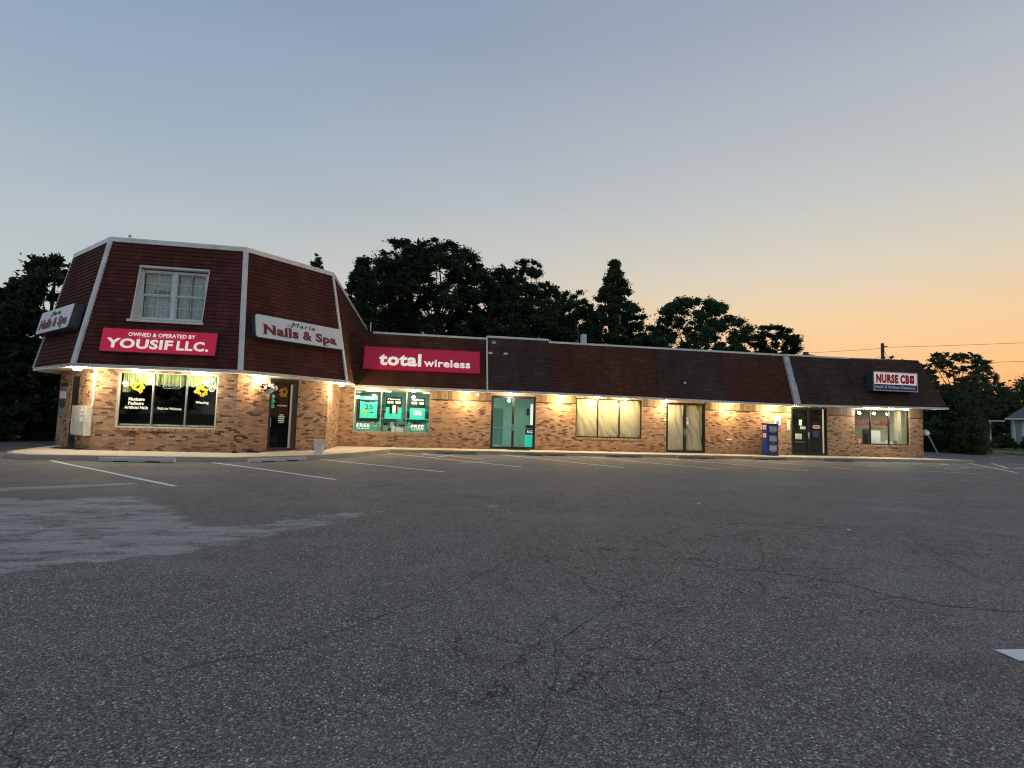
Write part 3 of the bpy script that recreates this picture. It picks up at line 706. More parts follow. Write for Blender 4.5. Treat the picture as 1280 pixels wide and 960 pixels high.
# upper window set upright into the slope
yw = 19.66
FU = frame((-9.64, yw, 4.46), (1, 0, 0), (0, 0, 1)); WU, HU = 2.10, 1.70
up_w = MB()
for (a, b) in (((0, 0), (.05, HU)), ((WU - .05, 0), (WU, HU)), ((.05, HU - .05), (WU - .05, HU)), ((.05, 0), (WU - .05, .05)), ((WU / 2 - .06, .05), (WU / 2 + .06, HU - .05))):
    up_w.box(FU, (a[0], a[1], -.04), (b[0], b[1], .06))
upw = up_w.build('window', M['white'], building, label='white double window set into the red shingled roof')
for k in (0, 1):
    a = .05 + k * (WU / 2 + .01); b = a + WU / 2 - .11
    for j in (0, 1):
        z0 = .05 + j * .80; z1 = z0 + .80; n = .02 if j else -.01
        sash = MB(); sash.box(FU, (a, z0, n - .015), (a + .035, z1, n + .02)); sash.box(FU, (b - .035, z0, n - .015), (b, z1, n + .02))
        sash.box(FU, (a + .035, z0, n - .015), (b - .035, z0 + .035, n + .019)); sash.box(FU, (a + .035, z1 - .035, n - .015), (b - .035, z1, n + .019)); sash.build('sash', M['white'], upw)
        MB().box(FU, (a + .035, z0 + .035, n - .003), (b - .035, z1 - .035, n + .001)).build('pane', M['glass'], upw)
        MB().box(FU, (a + .035, (z0 + z1) / 2 - .008, n + .003), (b - .035, (z0 + z1) / 2 + .008, n + .012)).box(FU, ((a + b) / 2 - .008, z0 + .036, n + .003), ((a + b) / 2 + .008, z1 - .036, n + .0125)).build('muntin', M['white'], upw)
Tf = FT['front'][0]
# lining of the opening: cheeks, head and sill boards
def pw(s, t): return Tf @ Vector((s, t, .0))
lin_ = MB()
for s in (WIN_UP[0] + .0, WIN_UP[1]):
    b0, b1 = pw(s, WIN_UP[2]), pw(s, WIN_UP[3]); x = b0.x; dx = .03 if s < 2 else -.03
    P = [(x, b0.y - .02, b0.z), (x, b1.y - .02, b1.z), (x, yw + .05, b1.z), (x, yw + .05, b0.z)]; Q = [(x + dx, y_, z_) for _, y_, z_ in P]
    MB().add(I4, P + Q, [(0, 1, 2, 3), (7, 6, 5, 4), (0, 4, 5, 1), (1, 5, 6, 2), (2, 6, 7, 3), (3, 7, 4, 0)]).build('cheek', M['white'], upw)
b0, b1 = pw(WIN_UP[0], WIN_UP[2]), pw(WIN_UP[1], WIN_UP[3])
MB().box(I4, (b0.x - .06, b0.y - .10, b0.z - .05), (b1.x + .05, yw + .05, b0.z + .035)).build('sill', M['white'], upw)
MB().box(I4, (b0.x - .0, b1.y - .05, b1.z - .03), (b1.x, yw + .05, b1.z + .03)).build('head_board', M['white'], upw)
def curtain(F, s0, s1, z0, z1, n, m, parent, name='curtain', amp=.025, waves=14, seed=0, hem=0):
    mb = MB(); N = waves * 6; pts = []
    for i in range(N + 1):
        s = s0 + (s1 - s0) * i / N; ph = i / 6 * 2 * math.pi + math.sin(i * .37 + seed) * .9
        d = n + amp * math.sin(ph); zz = z0 + hem * (.5 + .5 * math.sin(i * .9 + seed) * math.sin(i * .23))
        pts += [(s, zz, d), (s, z1, n + amp * .5 * math.sin(ph))]
    mb.add(F, pts, [(2 * i, 2 * i + 2, 2 * i + 3, 2 * i + 1) for i in range(N)])
    return mb.build(name, m, parent)
for a, b, sd in ((.07, .42, 1), (.44, .98, 2), (1.16, 1.50, 3), (1.60, 2.02, 4)):
    curtain(FU, a, b, .06, HU - .06, -.12, M['whitecurtain'], upw, waves=5, seed=sd)
text_mb(MB(), FU, 'OPEN', .42, .86, .90, 1.04, -.035, .006, .01).build('lettering', M['letterblack'], upw)
MB().box(I4, (-9.9, yw + .25, 4.3), (-7.3, yw + .30, 6.4)).build('interior_wall', M['intwarm'], upw)

# ------------------------------------------------------------------ rooms behind the glass
def room(x0, x1, y0, y1, z1, wallm, floorm, lab=None, ceil=None):
    mb = MB(); e = .05
    mb.box(I4, (x0, y1, 0), (x1, y1 + e, z1)); mb.box(I4, (x0 - e, y0, 0), (x0, y1, z1)); mb.box(I4, (x1, y0, 0), (x1 + e, y1, z1))
    w = mb.build('interior_wall', wallm, building, label=lab)
    MB().box(I4, (x0, y0, -.06), (x1, y1, -.002)).build('shop_floor', floorm, building)
    MB().box(I4, (x0, y0, z1), (x1, y1, z1 + .05)).build('ceiling', ceil or M['intwarm'], building)
    return w
yi = YL + .24
room(-3.45, 6.2, yi, 30.5, 2.70, M['aqua'], M['aquaf'], 'pale aqua walls of the wireless shop', M['letterwhite'])
room(6.4, 15.6, yi, 28, 2.70, M['intdark'], M['intdark'])
room(15.8, 27.2, yi, 31, 2.66, M['intwarm'], M['aquaf'])
mbp = MB().prism(I4, [(-10.5, 19.85), (-6.5, 19.85), (-4.2, 22.2), (-4.2, 26), (-12.9, 26), (-12.9, 22.3)], -.05, -.002); mbp.build('shop_floor', M['intdark'], building)
mbp = MB().prism(I4, [(-10.5, 19.85), (-6.5, 19.85), (-4.2, 22.2), (-4.2, 26), (-12.9, 26), (-12.9, 22.3)], 2.72, 2.76); mbp.build('ceiling', M['intdark'], building)
MB().box(I4, (-12.9, 24.0, 0), (-4.2, 24.05, 2.72)).build('interior_wall', M['intdark'], building)
def ceiling_panels(lst, m, name, lab, group, z, watts, color):
    for i, (x, y) in enumerate(lst):
        p = MB().box(I4, (x - .6, y - .3, z - .03), (x + .6, y + .3, z - .003)).build(name, m, None, org=(x, y, z))
        tag(p, ('left', 'middle', 'right')[i] + ' ' + lab if len(lst) > 1 else lab, 'ceiling light', group)
        l = bpy.data.lights.new('panel_light', 'AREA'); l.shape = 'RECTANGLE'; l.size = 1.1; l.size_y = .5; l.energy = watts; l.color = color
        lo = bpy.data.objects.new('panel_light', l); COL.objects.link(lo); lo.parent = p; lo.location = (0, 0, -.05)
ceiling_panels([(-2.2, 27.2), (.6, 27.2), (4.4, 27.4)], M['panel'], 'ceiling_light', 'flat lit ceiling panel of three inside the aqua wireless shop', 'ceiling panels in the aqua shop', 2.70, 21, (.80, 1, .93))
ceiling_panels([(24.8, 27.6)], M['dimpanel'], 'ceiling_light', 'flat lit ceiling panel inside the shop at the right end', None, 2.66, 60, (1, .93, .78))

# ------------------------------------------------------------------ signs on the roof
def sign_frame(key, ds=0.0):
    F = FT[key][0]; return F @ Matrix.Translation((ds, 0, 0))
def rounded(x0, x1, y0, y1, r, n=5):
    p = []
    for cx, cy, a0 in ((x1 - r, y0 + r, -90), (x1 - r, y1 - r, 0), (x0 + r, y1 - r, 90), (x0 + r, y0 + r, 180)):
        p += [(cx + r * math.cos(R(a0 + 90 * i / n)), cy + r * math.sin(R(a0 + 90 * i / n))) for i in range(n + 1)]
    return p
# red owner sign
F = sign_frame('front'); o = F @ Vector((2.45, .45, .03))
t = thing('roof_sign', 'red rectangular sign reading owned and operated by, under the upper window', 'sign', o)
MB().box(F, (.72, .45, .035), (4.18, 1.25, .15)).build('sign_box', M['signbox'], t, bevel=.008)
MB().box(F, (.735, .465, .151), (4.165, 1.235, .160)).build('sign_face', M['signredlit'], t)
text_mb(MB(), F, 'OWNED & OPERATED BY', 1.50, 3.50, 1.00, 1.13, .160, .012, .012).build('lettering', M['letterlit'], t)
MB().box(F, (1.80, .962, .160), (3.15, .972, .166)).build('underline', M['letterwhite'], t)
yt = MB(); text_mb(yt, F, 'YOUSIF', .90, 2.86, .58, .91, .160, .014, .034); text_mb(yt, F, 'LLC.', 2.98, 3.95, .58, .91, .160, .014, .034, space=1.12)
yt.build('lettering', M['letterlit'], t)
# the two nail salon cabinets
def slab(mb, F, s, w, t, h=.018, n0=.0): mb.box(F, (s - w / 2, t, n0), (s + w / 2, t + h, n0 + .0118))
def salon_sign(F, s0, label):
    o = F @ Vector((s0 + 1.76, 1.18, .05)); t = thing('roof_sign', label, 'sign', o)
    MB().prism(F, rounded(s0, s0 + 3.53, 1.18, 2.02, .10), .05, .34).build('sign_box', M['signbox'], t)
    MB().prism(F, rounded(s0 + .012, s0 + 3.518, 1.192, 2.008, .09), .341, .352).build('sign_face', M['signwhite'], t)
    n0 = .352; d = MB()
    # serif letters: stems from the face font, slab serifs added
    text_mb(d, F, 'Nails', s0 + .30, s0 + 1.62, 1.33, 1.69, n0, .012, .038)
    text_mb(d, F, '&', s0 + 1.80, s0 + 2.17, 1.33, 1.67, n0, .012, .034)
    text_mb(d, F, 'Spa', s0 + 2.34, s0 + 3.24, 1.24, 1.68, n0, .012, .038)
    for x, w, tt in ((.33, .17, 1.325), (.33, .15, 1.665), (.66, .15, 1.665), (1.10, .14, 1.325), (1.10, .05, 1.52), (1.24, .15, 1.325), (1.21, .10, 1.675), (.96, .09, 1.325)): slab(d, F, s0 + x, w, tt, .024, n0)
    for x, w, tt in ((2.79, .17, 1.235), (2.76, .08, 1.555), (3.23, .09, 1.33)): slab(d, F, s0 + x, w, tt, .024, n0)
    d.build('lettering', M['lettermaroon'], t)
    text_mb(MB(), F, 'Maria', s0 + 1.36, s0 + 2.32, 1.76, 1.92, n0, .010, .0, shear=.22, space=1.15).build('lettering', M['letterblack'], t)
    MB().tube([F @ Vector((s0 + 1.22 + .03 * i, 1.765 + .03 * math.sin(i * 1.1), n0 + .006)) for i in range(9)], .007).build('flourish', M['letterblack'], t)
    for s in (s0 + .5, s0 + 3.0): MB().box(F, (s, 1.5, .0), (s + .08, 1.6, .049)).build('bracket', M['signbox'], t)
    return t
salon_sign(sign_frame('right'), .38, 'white cabinet sign with maroon nails and spa lettering, right of the upper window')
salon_sign(sign_frame('left'), FT['left'][1] - 3.97 + .0, 'white cabinet sign with maroon Nails and Spa lettering, seen edge-on at the far left')
# wireless sign
A = Vector((-3.04, YE, ZE)); B = Vector((0, INW, ZW - ZE)); F = frame(A, (1, 0, 0), B)
t = thing('roof_sign', 'wide crimson sign with white total wireless lettering', 'sign', F @ Vector((2.97, .8, .02)))
MB().box(F, (.28, .80, .022), (5.66, 1.965, .13)).build('sign_box', M['signred2'], t, bevel=.006)
MB().box(F, (.31, .83, .130), (5.63, 1.935, .137)).build('sign_face', M['signredlit2'], t)
d = MB(); n0 = .137
text_mb(d, F, 'total', .98, 2.90, 1.02, 1.66, n0, .03, .036); d.build('lettering', M['letterlit'], t)
text_mb(MB(), F, 'wireless', 3.02, 5.18, 1.045, 1.43, n0, .03, .022).build('lettering', M['letterlit'], t)
# nurse sign: upright cabinet standing off the slope
F = frame((23.47, 24.25, 3.55), (1, 0, 0), (0, 0, 1)); WN, HN = 2.73, 1.03
t = thing('roof_sign', 'white and grey cabinet sign with red condensed lettering at the right end of the roof', 'sign', F @ Vector((WN / 2, 0, 0)))
MB().box(F, (0, 0, -.42), (WN, HN, 0)).build('sign_box', M['signbox'], t, bevel=.01)
fr_ = MB()
for a, b in (((0, 0), (WN, .05)), ((0, HN - .05), (WN, HN)), ((0, .05), (.05, HN - .05)), ((WN - .05, .05), (WN, HN - .05))): fr_.box(F, (a[0], a[1], .001), (b[0], b[1], .03))
fr_.build('sign_frame', M['alu'], t)
MB().box(F, (.05, .36, .001), (WN - .05, HN - .05, .014)).build('sign_face', M['nurselit'], t)
MB().box(F, (.05, .05, .001), (WN - .05, .355, .013)).build('sign_band', M['navy'], t)
d = MB(); text_mb(d, F, 'NURSE', .18, 1.54, .42, .90, .014, .008, .060); text_mb(d, F, 'CB', 1.66, 2.22, .42, .90, .014, .008, .060)
d.prism(F, rounded(2.25, 2.52, .44, .89, .07), .014, .022); d.build('lettering', M['letterred'], t)
MB().box(F, (2.34, .64, .022), (2.47, .69, .026)).box(F, (2.38, .60, .022), (2.43, .73, .027)).build('cross', M['paperwhite'], t)
text_mb(MB(), F, 'Health & Wellness Dispensary', .12, WN - .14, .10, .29, .013, .006, .02).build('lettering', M['letterwhite'], t)

# ------------------------------------------------------------------ soffit lamps
def lamp(x, y, z, label, watts=15, col=(1, .70, .33), r=.13, bright=False, h=.10):
    t = thing('soffit_lamp', label, 'lamp', (x, y, z), 'lamps under the eaves')
    MB().cyl(Matrix.Translation((x, y, z)), (0, 0), r * .75, -.03, 0, seg=20).build('lamp_base', M['white'], t)
    prof = [(r * .55, -.031), (r * .95, -.045), (r, -.03 - h * .5), (r * .8, -.03 - h * .8), (r * .4, -.03 - h), (.01, -.032 - h)]
    MB().lathe(Matrix.Translation((x, y, z)), prof, 20).build('globe', M['globe2' if bright else 'globe'], t, smooth=True)
    l = bpy.data.lights.new('lamp_light', 'POINT'); l.energy = watts * LAMP_GAIN; l.color = col; l.shadow_soft_size = .09
    lo = bpy.data.objects.new('lamp_light', l); COL.objects.link(lo); lo.parent = t; lo.location = (0, 0, -.05 - h - .17)
    return t
zs = ZE - .034
cw = (1, .78, .45); cc = (1, .90, .68)
lamp(-11.08, 19.15, zs, 'lit lamp at the far left corner of the eave, beside the dark doorway', 26, cw, bright=True)
lamp(-9.30, 19.19, zs, 'lit lamp over the left third of the salon window', 12, cc, bright=True)
lamp(-7.55, 19.19, zs, 'lit lamp over the right end of the salon window', 12, cc, bright=True)
p = Fr @ Vector((.71, 0, .4)); lamp(p.x, p.y, zs, 'lit lamp above the hanging flower basket by the salon door', 34, cw, bright=True)
lamp(-3.30, 22.35, zs, 'lit lamp in the inner corner where the low wing starts', 30, cw)
ly = 24.74
for x, lab, w, c, b in ((-2.27, 'lit lamp over the left poster of the teal shop window', 12, cw, 0), (-.44, 'lit lamp over the right poster of the teal shop window', 14, cw, 0),
                        (2.01, 'lit lamp between the teal shop window and the aqua glass doors', 26, (1, .72, .36), 0), (4.23, 'lit lamp over the aqua glass doors', 16, cc, 1),
                        (6.64, 'lit lamp between the aqua glass doors and the papered window', 28, (1, .72, .36), 0), (8.42, 'lit lamp over the left pane of the papered window', 20, (1, .75, .38), 0),
                        (9.87, 'lit lamp over the right pane of the papered window', 20, (1, .75, .38), 0), (12.12, 'lit lamp at the left edge of the papered doors', 22, cw, 0),
                        (15.59, 'lit lamp just right of the papered doors', 28, (1, .72, .36), 0), (18.04, 'lit lamp above the blue newspaper rack', 28, (1, .72, .36), 0),
                        (19.35, 'lit lamp at the left edge of the black glass doors', 12, (.95, 1, .55), 0), (23.55, 'lit lamp over the left end of the right-hand shop window', 9, cc, 1),
                        (24.13, 'brightest lamp, second from left over the right-hand shop window', 12, cc, 1), (25.07, 'lit lamp third from left over the right-hand shop window', 8, cc, 1),
                        (25.95, 'lit lamp over the right end of the right-hand shop window', 9, cc, 1)):
    lamp(x, ly, zs + sag(x) * .40 * (x < 19), lab, w, c, bright=bool(b), r=.13 if x < 23 else .14)
sb = MB().lathe(Matrix.Translation((2.60, YL - .06, 2.60)), [(.02, -.05), (.04, -.03), (.04, .02), (.01, .04)], 10).build('small_lamp', M['globe2'], None, org=(2.6, YL - .06, 2.6))
tag(sb, 'tiny bright lamp on the wooden frieze just left of the aqua glass doors', 'lamp')

# ------------------------------------------------------------------ things in and on the salon front
def flatsign(name, F, s0, s1, t0, t1, n, m, label, cat, group=None, th=.006):
    o = MB().box(F, (s0, t0, n), (s1, t1, n + th)).build(name, m, None, org=F @ Vector(((s0 + s1) / 2, t0, n)))
    return tag(o, label, cat, group)
nb = -.074 + .012                                         # just proud of a pane on its street side
def glass_text(F, txt, s0, s1, t0, t1, m, label, bold=.02, n=-.064, shear=0):
    o = text_mb(MB(), F, txt, s0, s1, t0, t1, n, .002, bold, shear=shear).build('window_lettering', m, None, org=F @ Vector(((s0 + s1) / 2, t0, n)))
    return tag(o, label, 'lettering')
sx = lambda u: (u - 143) * 3.12 / 126 + .63               # measured across the salon window
g = MB()
text_mb(g, Ff, 'Manicure', .97, 1.46, 1.68, 1.79, -.064, .002, .03); text_mb(g, Ff, 'Pedicure', .97, 1.44, 1.54, 1.65, -.064, .002, .03); text_mb(g, Ff, 'Artificial Nails', .86, 1.58, 1.40, 1.51, -.064, .002, .03)
tag(g.build('window_lettering', M['letterwhite'], None, org=Ff @ Vector((1.2, 1.4, -.064))), 'white lettering listing manicure, pedicure and artificial nails on the salon glass', 'lettering')
glass_text(Ff, 'Walk-ins Welcome', 1.86, 2.62, 1.40, 1.49, M['letterwhite'], 'white walk-ins welcome lettering on the middle salon pane', .03)
glass_text(Ff, 'Waxing', 3.05, 3.46, 1.62, 1.73, M['letterwhite'], 'white waxing lettering on the right salon pane', .03)
t = thing('neon_sign', 'unlit outlined open sign hanging behind the middle salon pane', 'sign', Ff @ Vector((2.2, 2.12, -.16)))
ol = rounded(1.95, 2.50, 2.13, 2.31, .08); MB().tube([Ff @ Vector((x, y, -.16)) for x, y in ol + [ol[0]]], .009).build('outline', M['alu'], t)
text_mb(MB(), Ff, 'OPEN', 2.02, 2.43, 2.17, 2.27, -.165, .01, -.005).build('lettering', M['alu'], t)
curtain(Ff, .69, 3.69, 2.18, 2.62, -.24, M['curtain'], tw, 'valance', .035, 26, 3, hem=.08)
curtain(Ff, .69, .95, 1.95, 2.62, -.20, M['curtain'], tw, 'valance', .03, 4, 5, hem=.03)
curtain(Ff, .69, 3.69, .83, .90, -.20, M['lace'], tw, 'lace_edge', .02, 40, 1, hem=.03)
def wreath(F, s, t_, n, rad, label, seed, cnt=15, m='flower_y'):
    rr = random.Random(seed); w = thing('flower_wreath', label, 'wreath', F @ Vector((s, t_ - rad, n)))
    for k in range(cnt):
        a = k / cnt * 2 * math.pi + rr.uniform(-.2, .2); d = rad * rr.uniform(.35, .95); c = (s + d * math.cos(a), t_ + d * math.sin(a)); fl = MB(); pr = rad * rr.uniform(.26, .36)
        for j in range(8):
            b = j / 8 * 2 * math.pi + k; x, y = c[0] + pr * math.cos(b), c[1] + pr * math.sin(b); px, py = -math.sin(b) * pr * .3, math.cos(b) * pr * .3
            fl.add(F, [(c[0], c[1], n + .01), (c[0] + (x - c[0]) * .55 + px, c[1] + (y - c[1]) * .55 + py, n + .025), (x, y, n + .012 + .01 * (j % 2)), (c[0] + (x - c[0]) * .55 - px, c[1] + (y - c[1]) * .55 - py, n + .025)], [(0, 1, 2, 3)])
        fl.build('flower', M[m], w)
        ct = MB().cyl(F, c, pr * .25, n + .02, n + .04, seg=7); ct.build('flower_centre', M['flower_r'], w)
    lv = MB()
    for k in range(26):
        a = rr.uniform(0, 6.28); d = rad * rr.uniform(.3, 1.2); c = (s + d * math.cos(a), t_ + d * math.sin(a)); b = rr.uniform(0, 6.28); l = rad * .35
        x, y = c[0] + l * math.cos(b), c[1] + l * math.sin(b); px, py = -math.sin(b) * l * .25, math.cos(b) * l * .25
        lv.add(F, [(c[0], c[1], n), ((c[0] + x) / 2 + px, (c[1] + y) / 2 + py, n + .012), (x, y, n + .004), ((c[0] + x) / 2 - px, (c[1] + y) / 2 - py, n + .012)], [(0, 1, 2, 3)])
    lv.build('leaf', M['leafC'], w, kind='stuff'); return w
wreath(Ff, 1.22, 2.16, -.066, .20, 'yellow flower wreath on the left salon pane above the manicure lettering', 1)
wreath(Ff, 3.20, 2.08, -.066, .19, 'yellow flower wreath on the right salon pane above the waxing lettering', 2)
wreath(Fr, 1.76, 2.18, -.056, .17, 'yellow flower wreath hung on the dark salon door', 3)
def swirl(F, s, t_, n, rad, label, flip=1):
    pts = [F @ Vector((s + flip * rad * (1 - i / 30) * math.cos(i * .45), t_ + rad * (1 - i / 30) * math.sin(i * .45), n)) for i in range(27)]
    tag(MB().tube(pts, .014, 5).build('swirl_decal', M['letterwhite'], None, org=F @ Vector((s, t_ - rad, n))), label, 'decal')
swirl(Ff, 3.55, 2.16, -.055, .13, 'large white swirl on the right edge of the salon window')
swirl(Ff, 3.52, 2.45, -.055, .09, 'small white swirl at the top right corner of the salon window')
swirl(Ff, .84, 2.22, -.055, .11, 'white swirl on the left edge of the salon window', -1)
for k, (dz) in enumerate((0, .175, .35)):
    o = MB().cyl(Fr, (1.365, 1.66 + dz), .08, -.054, -.050, seg=20).build('round_sticker', M['tealdot'], None, org=Fr @ Vector((1.365, 1.58 + dz, -.05)))
    tag(o, ('lowest', 'middle', 'topmost')[k] + ' of three round teal stickers on the salon door', 'sticker', 'teal stickers on the salon door')
d = MB()
for i in range(11): d.box(Fr, (1.56 + i * .036, 1.665, -.054), (1.56 + i * .036 + .022, 1.665 + .045 + .012 * (i % 3 == 0), -.052))
tag(d.build('window_lettering', M['letterwhite'], None, org=Fr @ Vector((1.75, 1.66, -.054))), 'small white line of numbers on the salon door', 'lettering')
t = thing('door_notice', 'pale opening hours print in the middle of the salon door', 'notice', Fr @ Vector((1.74, 1.0, -.054)))
for j in range(5):
    w = (.20, .26, .22, .26, .16)[j]; MB().box(Fr, (1.74 - w / 2, 1.05 + j * .068, -.054), (1.74 + w / 2, 1.05 + j * .068 + .042, -.0515)).build('text_line', M['paperwhite'], t)
flatsign('door_notice', Fr, 1.27, 1.30, 1.05, 1.42, -.054, M['alu'], 'thin grey strip at the left edge of the salon door', 'notice')
# hanging basket beside the salon door
bc = Fr @ Vector((.86, 2.26, .42)); t = thing('hanging_basket', 'hanging basket with white and reddish flowers by the salon door', 'flower basket', bc)
MB().lathe(Matrix.Translation(bc), [(.05, -.20), (.13, -.16), (.19, -.04), (.20, .0)], 14).build('pot', M['bucket'], t)
rr = random.Random(5)
for nm, m, cnt, off in (('white_flowers', 'flower_w', 60, .14), ('red_leaves', 'flower_r', 70, -.12), ('leaf', 'leafC', 40, 0)):
    f = MB()
    for k in range(cnt):
        v = Vector((rr.gauss(0, 1), rr.gauss(0, 1), rr.gauss(0, 1))).normalized() * .20; v.z *= .75; c = bc + v * rr.uniform(.75, 1.15) + Vector((off * q, off * q, .04)); a = Vector((rr.gauss(0, 1), rr.gauss(0, 1), rr.gauss(0, 1))).normalized(); b = a.cross(v).normalized(); r_ = rr.uniform(.035, .06)
        f.add(I4, [tuple(c + a * r_), tuple(c + b * r_), tuple(c - a * r_), tuple(c - b * r_)], [(0, 1, 2, 3)])
    f.build(nm, M[m], t, kind='stuff')
for a in (0, 2.1, 4.2): MB().tube([bc + Vector((.19 * math.cos(a), .19 * math.sin(a), 0)), Vector((bc.x, bc.y, zs))], .005, 4).build('hanger', M['wire'], t)
# left wall: meter cabinets and notices
t = thing('utility_cabinet', 'pale wide utility cabinet with two doors on the left brick wall', 'cabinet', Fl @ Vector((LL_ - .76, .47, .0)))
c0, c1 = LL_ - 1.46, LL_ - .05
MB().box(Fl, (c0, .47, .012), (c1, 1.46, .20)).build('cabinet_body', M['cabinet'], t, bevel=.008)
MB().box(Fl, (c0 + .04, .51, .20), (c0 + .83, 1.42, .212)).build('cabinet_door', M['cabinet'], t)
MB().box(Fl, (c0 + .86, .51, .20), (c1 - .10, 1.42, .21)).build('cabinet_door', M['cabinet'], t)
for z in (.92, 1.14, 1.27): MB().box(Fl, (c0 + .92, z, .21), (c1 - .18, z + (.17 if z < 1 else .08), .222)).build('meter_panel', M['paperwhite'], t)
MB().box(Fl, (c1 - .07, .48, .20), (c1, 1.45, .215)).build('cabinet_edge', M['white'], t)
tag(MB().box(Fl, (LL_ - .10, 1.47, .012), (LL_ - .04, 2.70, .06)).build('conduit', M['white'], None, org=Fl @ Vector((LL_ - .07, 1.47, .012))), 'white vertical conduit above the utility cabinet', 'conduit')
for a, b, z0, z1, m, lab in ((3.85, 2.95, 1.72, 1.98, 'paperwhite', 'white notice near the left edge of the far left brick pier'), (3.75, 2.95, 1.42, 1.68, 'darkgreen', 'dark green notice below the white one on the far left pier'),
                             (3.6, 2.9, 1.16, 1.36, 'rackglass', 'small grey notice, lowest on the far left pier'), (3.6, 2.8, 2.16, 2.30, 'darkred', 'small red plate highest on the far left pier')):
    flatsign('wall_notice', Fl, max(LL_ - a, .12), max(LL_ - b, .5), z0, z1, .012, M[m], lab, 'notice', th=.015)

# ------------------------------------------------------------------ wireless shop window
def poster(s0, s1, label, heads, kind):
    F = Fw; t = thing('window_poster', label, 'poster', F @ Vector(((s0 + s1) / 2, 1.32, -.12)), 'posters in the teal shop window')
    a, b = wx(s0), wx(s1); n = -.125
    MB().box(F, (a, 1.32, n), (b, 2.35, n + .01)).build('poster_sheet', M['teal'], t)
    if kind == 0:
        MB().prism(F, [(a, 2.12), (a + .15, 2.08), ((a + b) / 2, 2.04), (b - .15, 2.08), (b, 2.12), (b, 2.17), (a, 2.17)], n + .0105, n + .013).build('poster_band', M['posterblack'], t)
        text_mb(MB(), F, 'ONLY', a + .18, b - .16, 2.20, 2.31, n + .0105, .003, .03).build('lettering', M['glowwhite'], t)
        text_mb(MB(), F, '25', a + .22, b - .20, 1.72, 1.96, n + .0105, .004, .02).build('lettering', M['posterblack'], t)
        MB().box(F, (a + .13, 1.54, n + .0105), (a + .40, 1.66, n + .014)).build('price_patch', M['lime'], t)
        MB().box(F, (a + .44, 1.57, n + .0105), (a + .62, 1.62, n + .014)).build('price_bar', M['posterblack'], t)
    else:
        MB().box(F, (a, 1.86, n + .0105), (b, 2.35, n + .013)).build('poster_band', M['posterblack'], t)
        text_mb(MB(), F, heads, a + .08, b - .08, 2.20, 2.29, n + .0135, .003, .03).build('lettering', M['glowwhite'], t)
        text_mb(MB(), F, 'on us', a + .06, b - .06, 2.03, 2.15, n + .0135, .003, .05).build('lettering', M['glowwhite'], t)
        if kind == 1:
            MB().box(F, (a + .17, 1.56, n + .0105), (b - .18, 1.86, n + .012)).build('phone_shape', M['posterblack'], t)
            MB().box(F, (a + .31, 1.58, n + .0125), (a + .45, 1.95, n + .018)).build('phone_shape', M['glowwhite'], t)
            MB().box(F, (a + .52, 1.60, n + .0125), (a + .58, 1.90, n + .018)).build('phone_shape', M['orange'], t)
        else:
            MB().box(F, (a + .16, 1.50, n + .0105), (b - .16, 1.76, n + .014)).build('print_patch', M['aqua'], t)
            MB().box(F, (a + .24, 1.54, n + .0145), (a + .38, 1.74, n + .018)).build('phone_shape', M['glowwhite'], t)
            MB().box(F, (a + .42, 1.52, n + .0145), (a + .54, 1.68, n + .018)).build('phone_shape', M['glowwhite'], t)
    return t
poster(-2.86, -2.08, 'teal poster with a large black number 25 in the left pane', '', 0)
poster(-1.69, -.96, 'teal and black poster with a phone shape in the middle pane', 'Phones', 1)
poster(-.58, .13, 'teal and black poster with two small devices in the right pane', 'Tablets', 2)
tag(MB().box(Fw, (wx(-3.02), 1.16, -.20), (wx(-1.98), 2.50, -.19)).build('backing_board', M['posterblack'], None, org=(-2.5, YL + .2, 1.16)), 'black board hung behind the poster with the number 25', 'board')
tag(MB().box(Fw, (wx(-1.80), 1.16, -.20), (wx(-1.78), 2.6, -.14)).box(Fw, (wx(-.80), 1.0, -.2), (wx(-.66), 1.28, -.19)).box(Fw, (wx(-.86), 1.22, -.2), (wx(-.28), 1.31, -.19)).box(Fw, (wx(-1.05), .98, -.2), (wx(-.8), 1.06, -.19)).build('display_stand', M['posterblack'], None, org=(-.7, YL + .2, 1.0)), 'black display stand showing between the middle and right posters', 'stand')
def free_band(s0, s1, label, first):
    F = Fw; t = thing('window_banner', label, 'banner', F @ Vector(((s0 + s1) / 2, .72, -.06)), 'translucent free phone banners')
    a, b = wx(s0), wx(s1); MB().box(F, (a, .73, -.063), (b, 1.10, -.060)).build('banner_film', M['film'], t)
    x = a + .08 if first else a + .22
    text_mb(MB(), F, 'FREE', x, x + .58, .90, 1.06, -.060, .003, .02).build('lettering', M['glowwhite'], t)
    text_mb(MB(), F, '5G phones', x + .02, x + .56, .80, .87, -.060, .003, .01).build('lettering', M['glowwhite'], t)
    y = b - .32 if first else a + .03
    MB().prism(F, [(y, .96), (y + .22, .93), (y + .22, .99)], -.060, -.057).build('arrow', M['pink'], t)
free_band(-3.04, -1.95, 'translucent teal banner reading free at the lower left of the teal window', True)
free_band(-.70, .28, 'translucent teal banner reading free at the lower right of the teal window', False)
for k, (x, w, h) in enumerate(((-1.82, .26, .28), (-1.40, .16, .26), (-1.20, .20, .22), (-1.0, .16, .18))):
    o = MB().box(I4, (x, YL + .22, .72), (x + w, YL + .32, .72 + h)).build('product_box', M['paperwhite'] if k else M['rackglass'], None, org=(x + w / 2, YL + .27, .72))
    tag(o, ('printed pale box at the far left of the window ledge', 'second white box from the left on the window ledge', 'third white box from the left on the window ledge', 'smallest white box on the window ledge')[k], 'box', 'boxes on the ledge of the teal window')
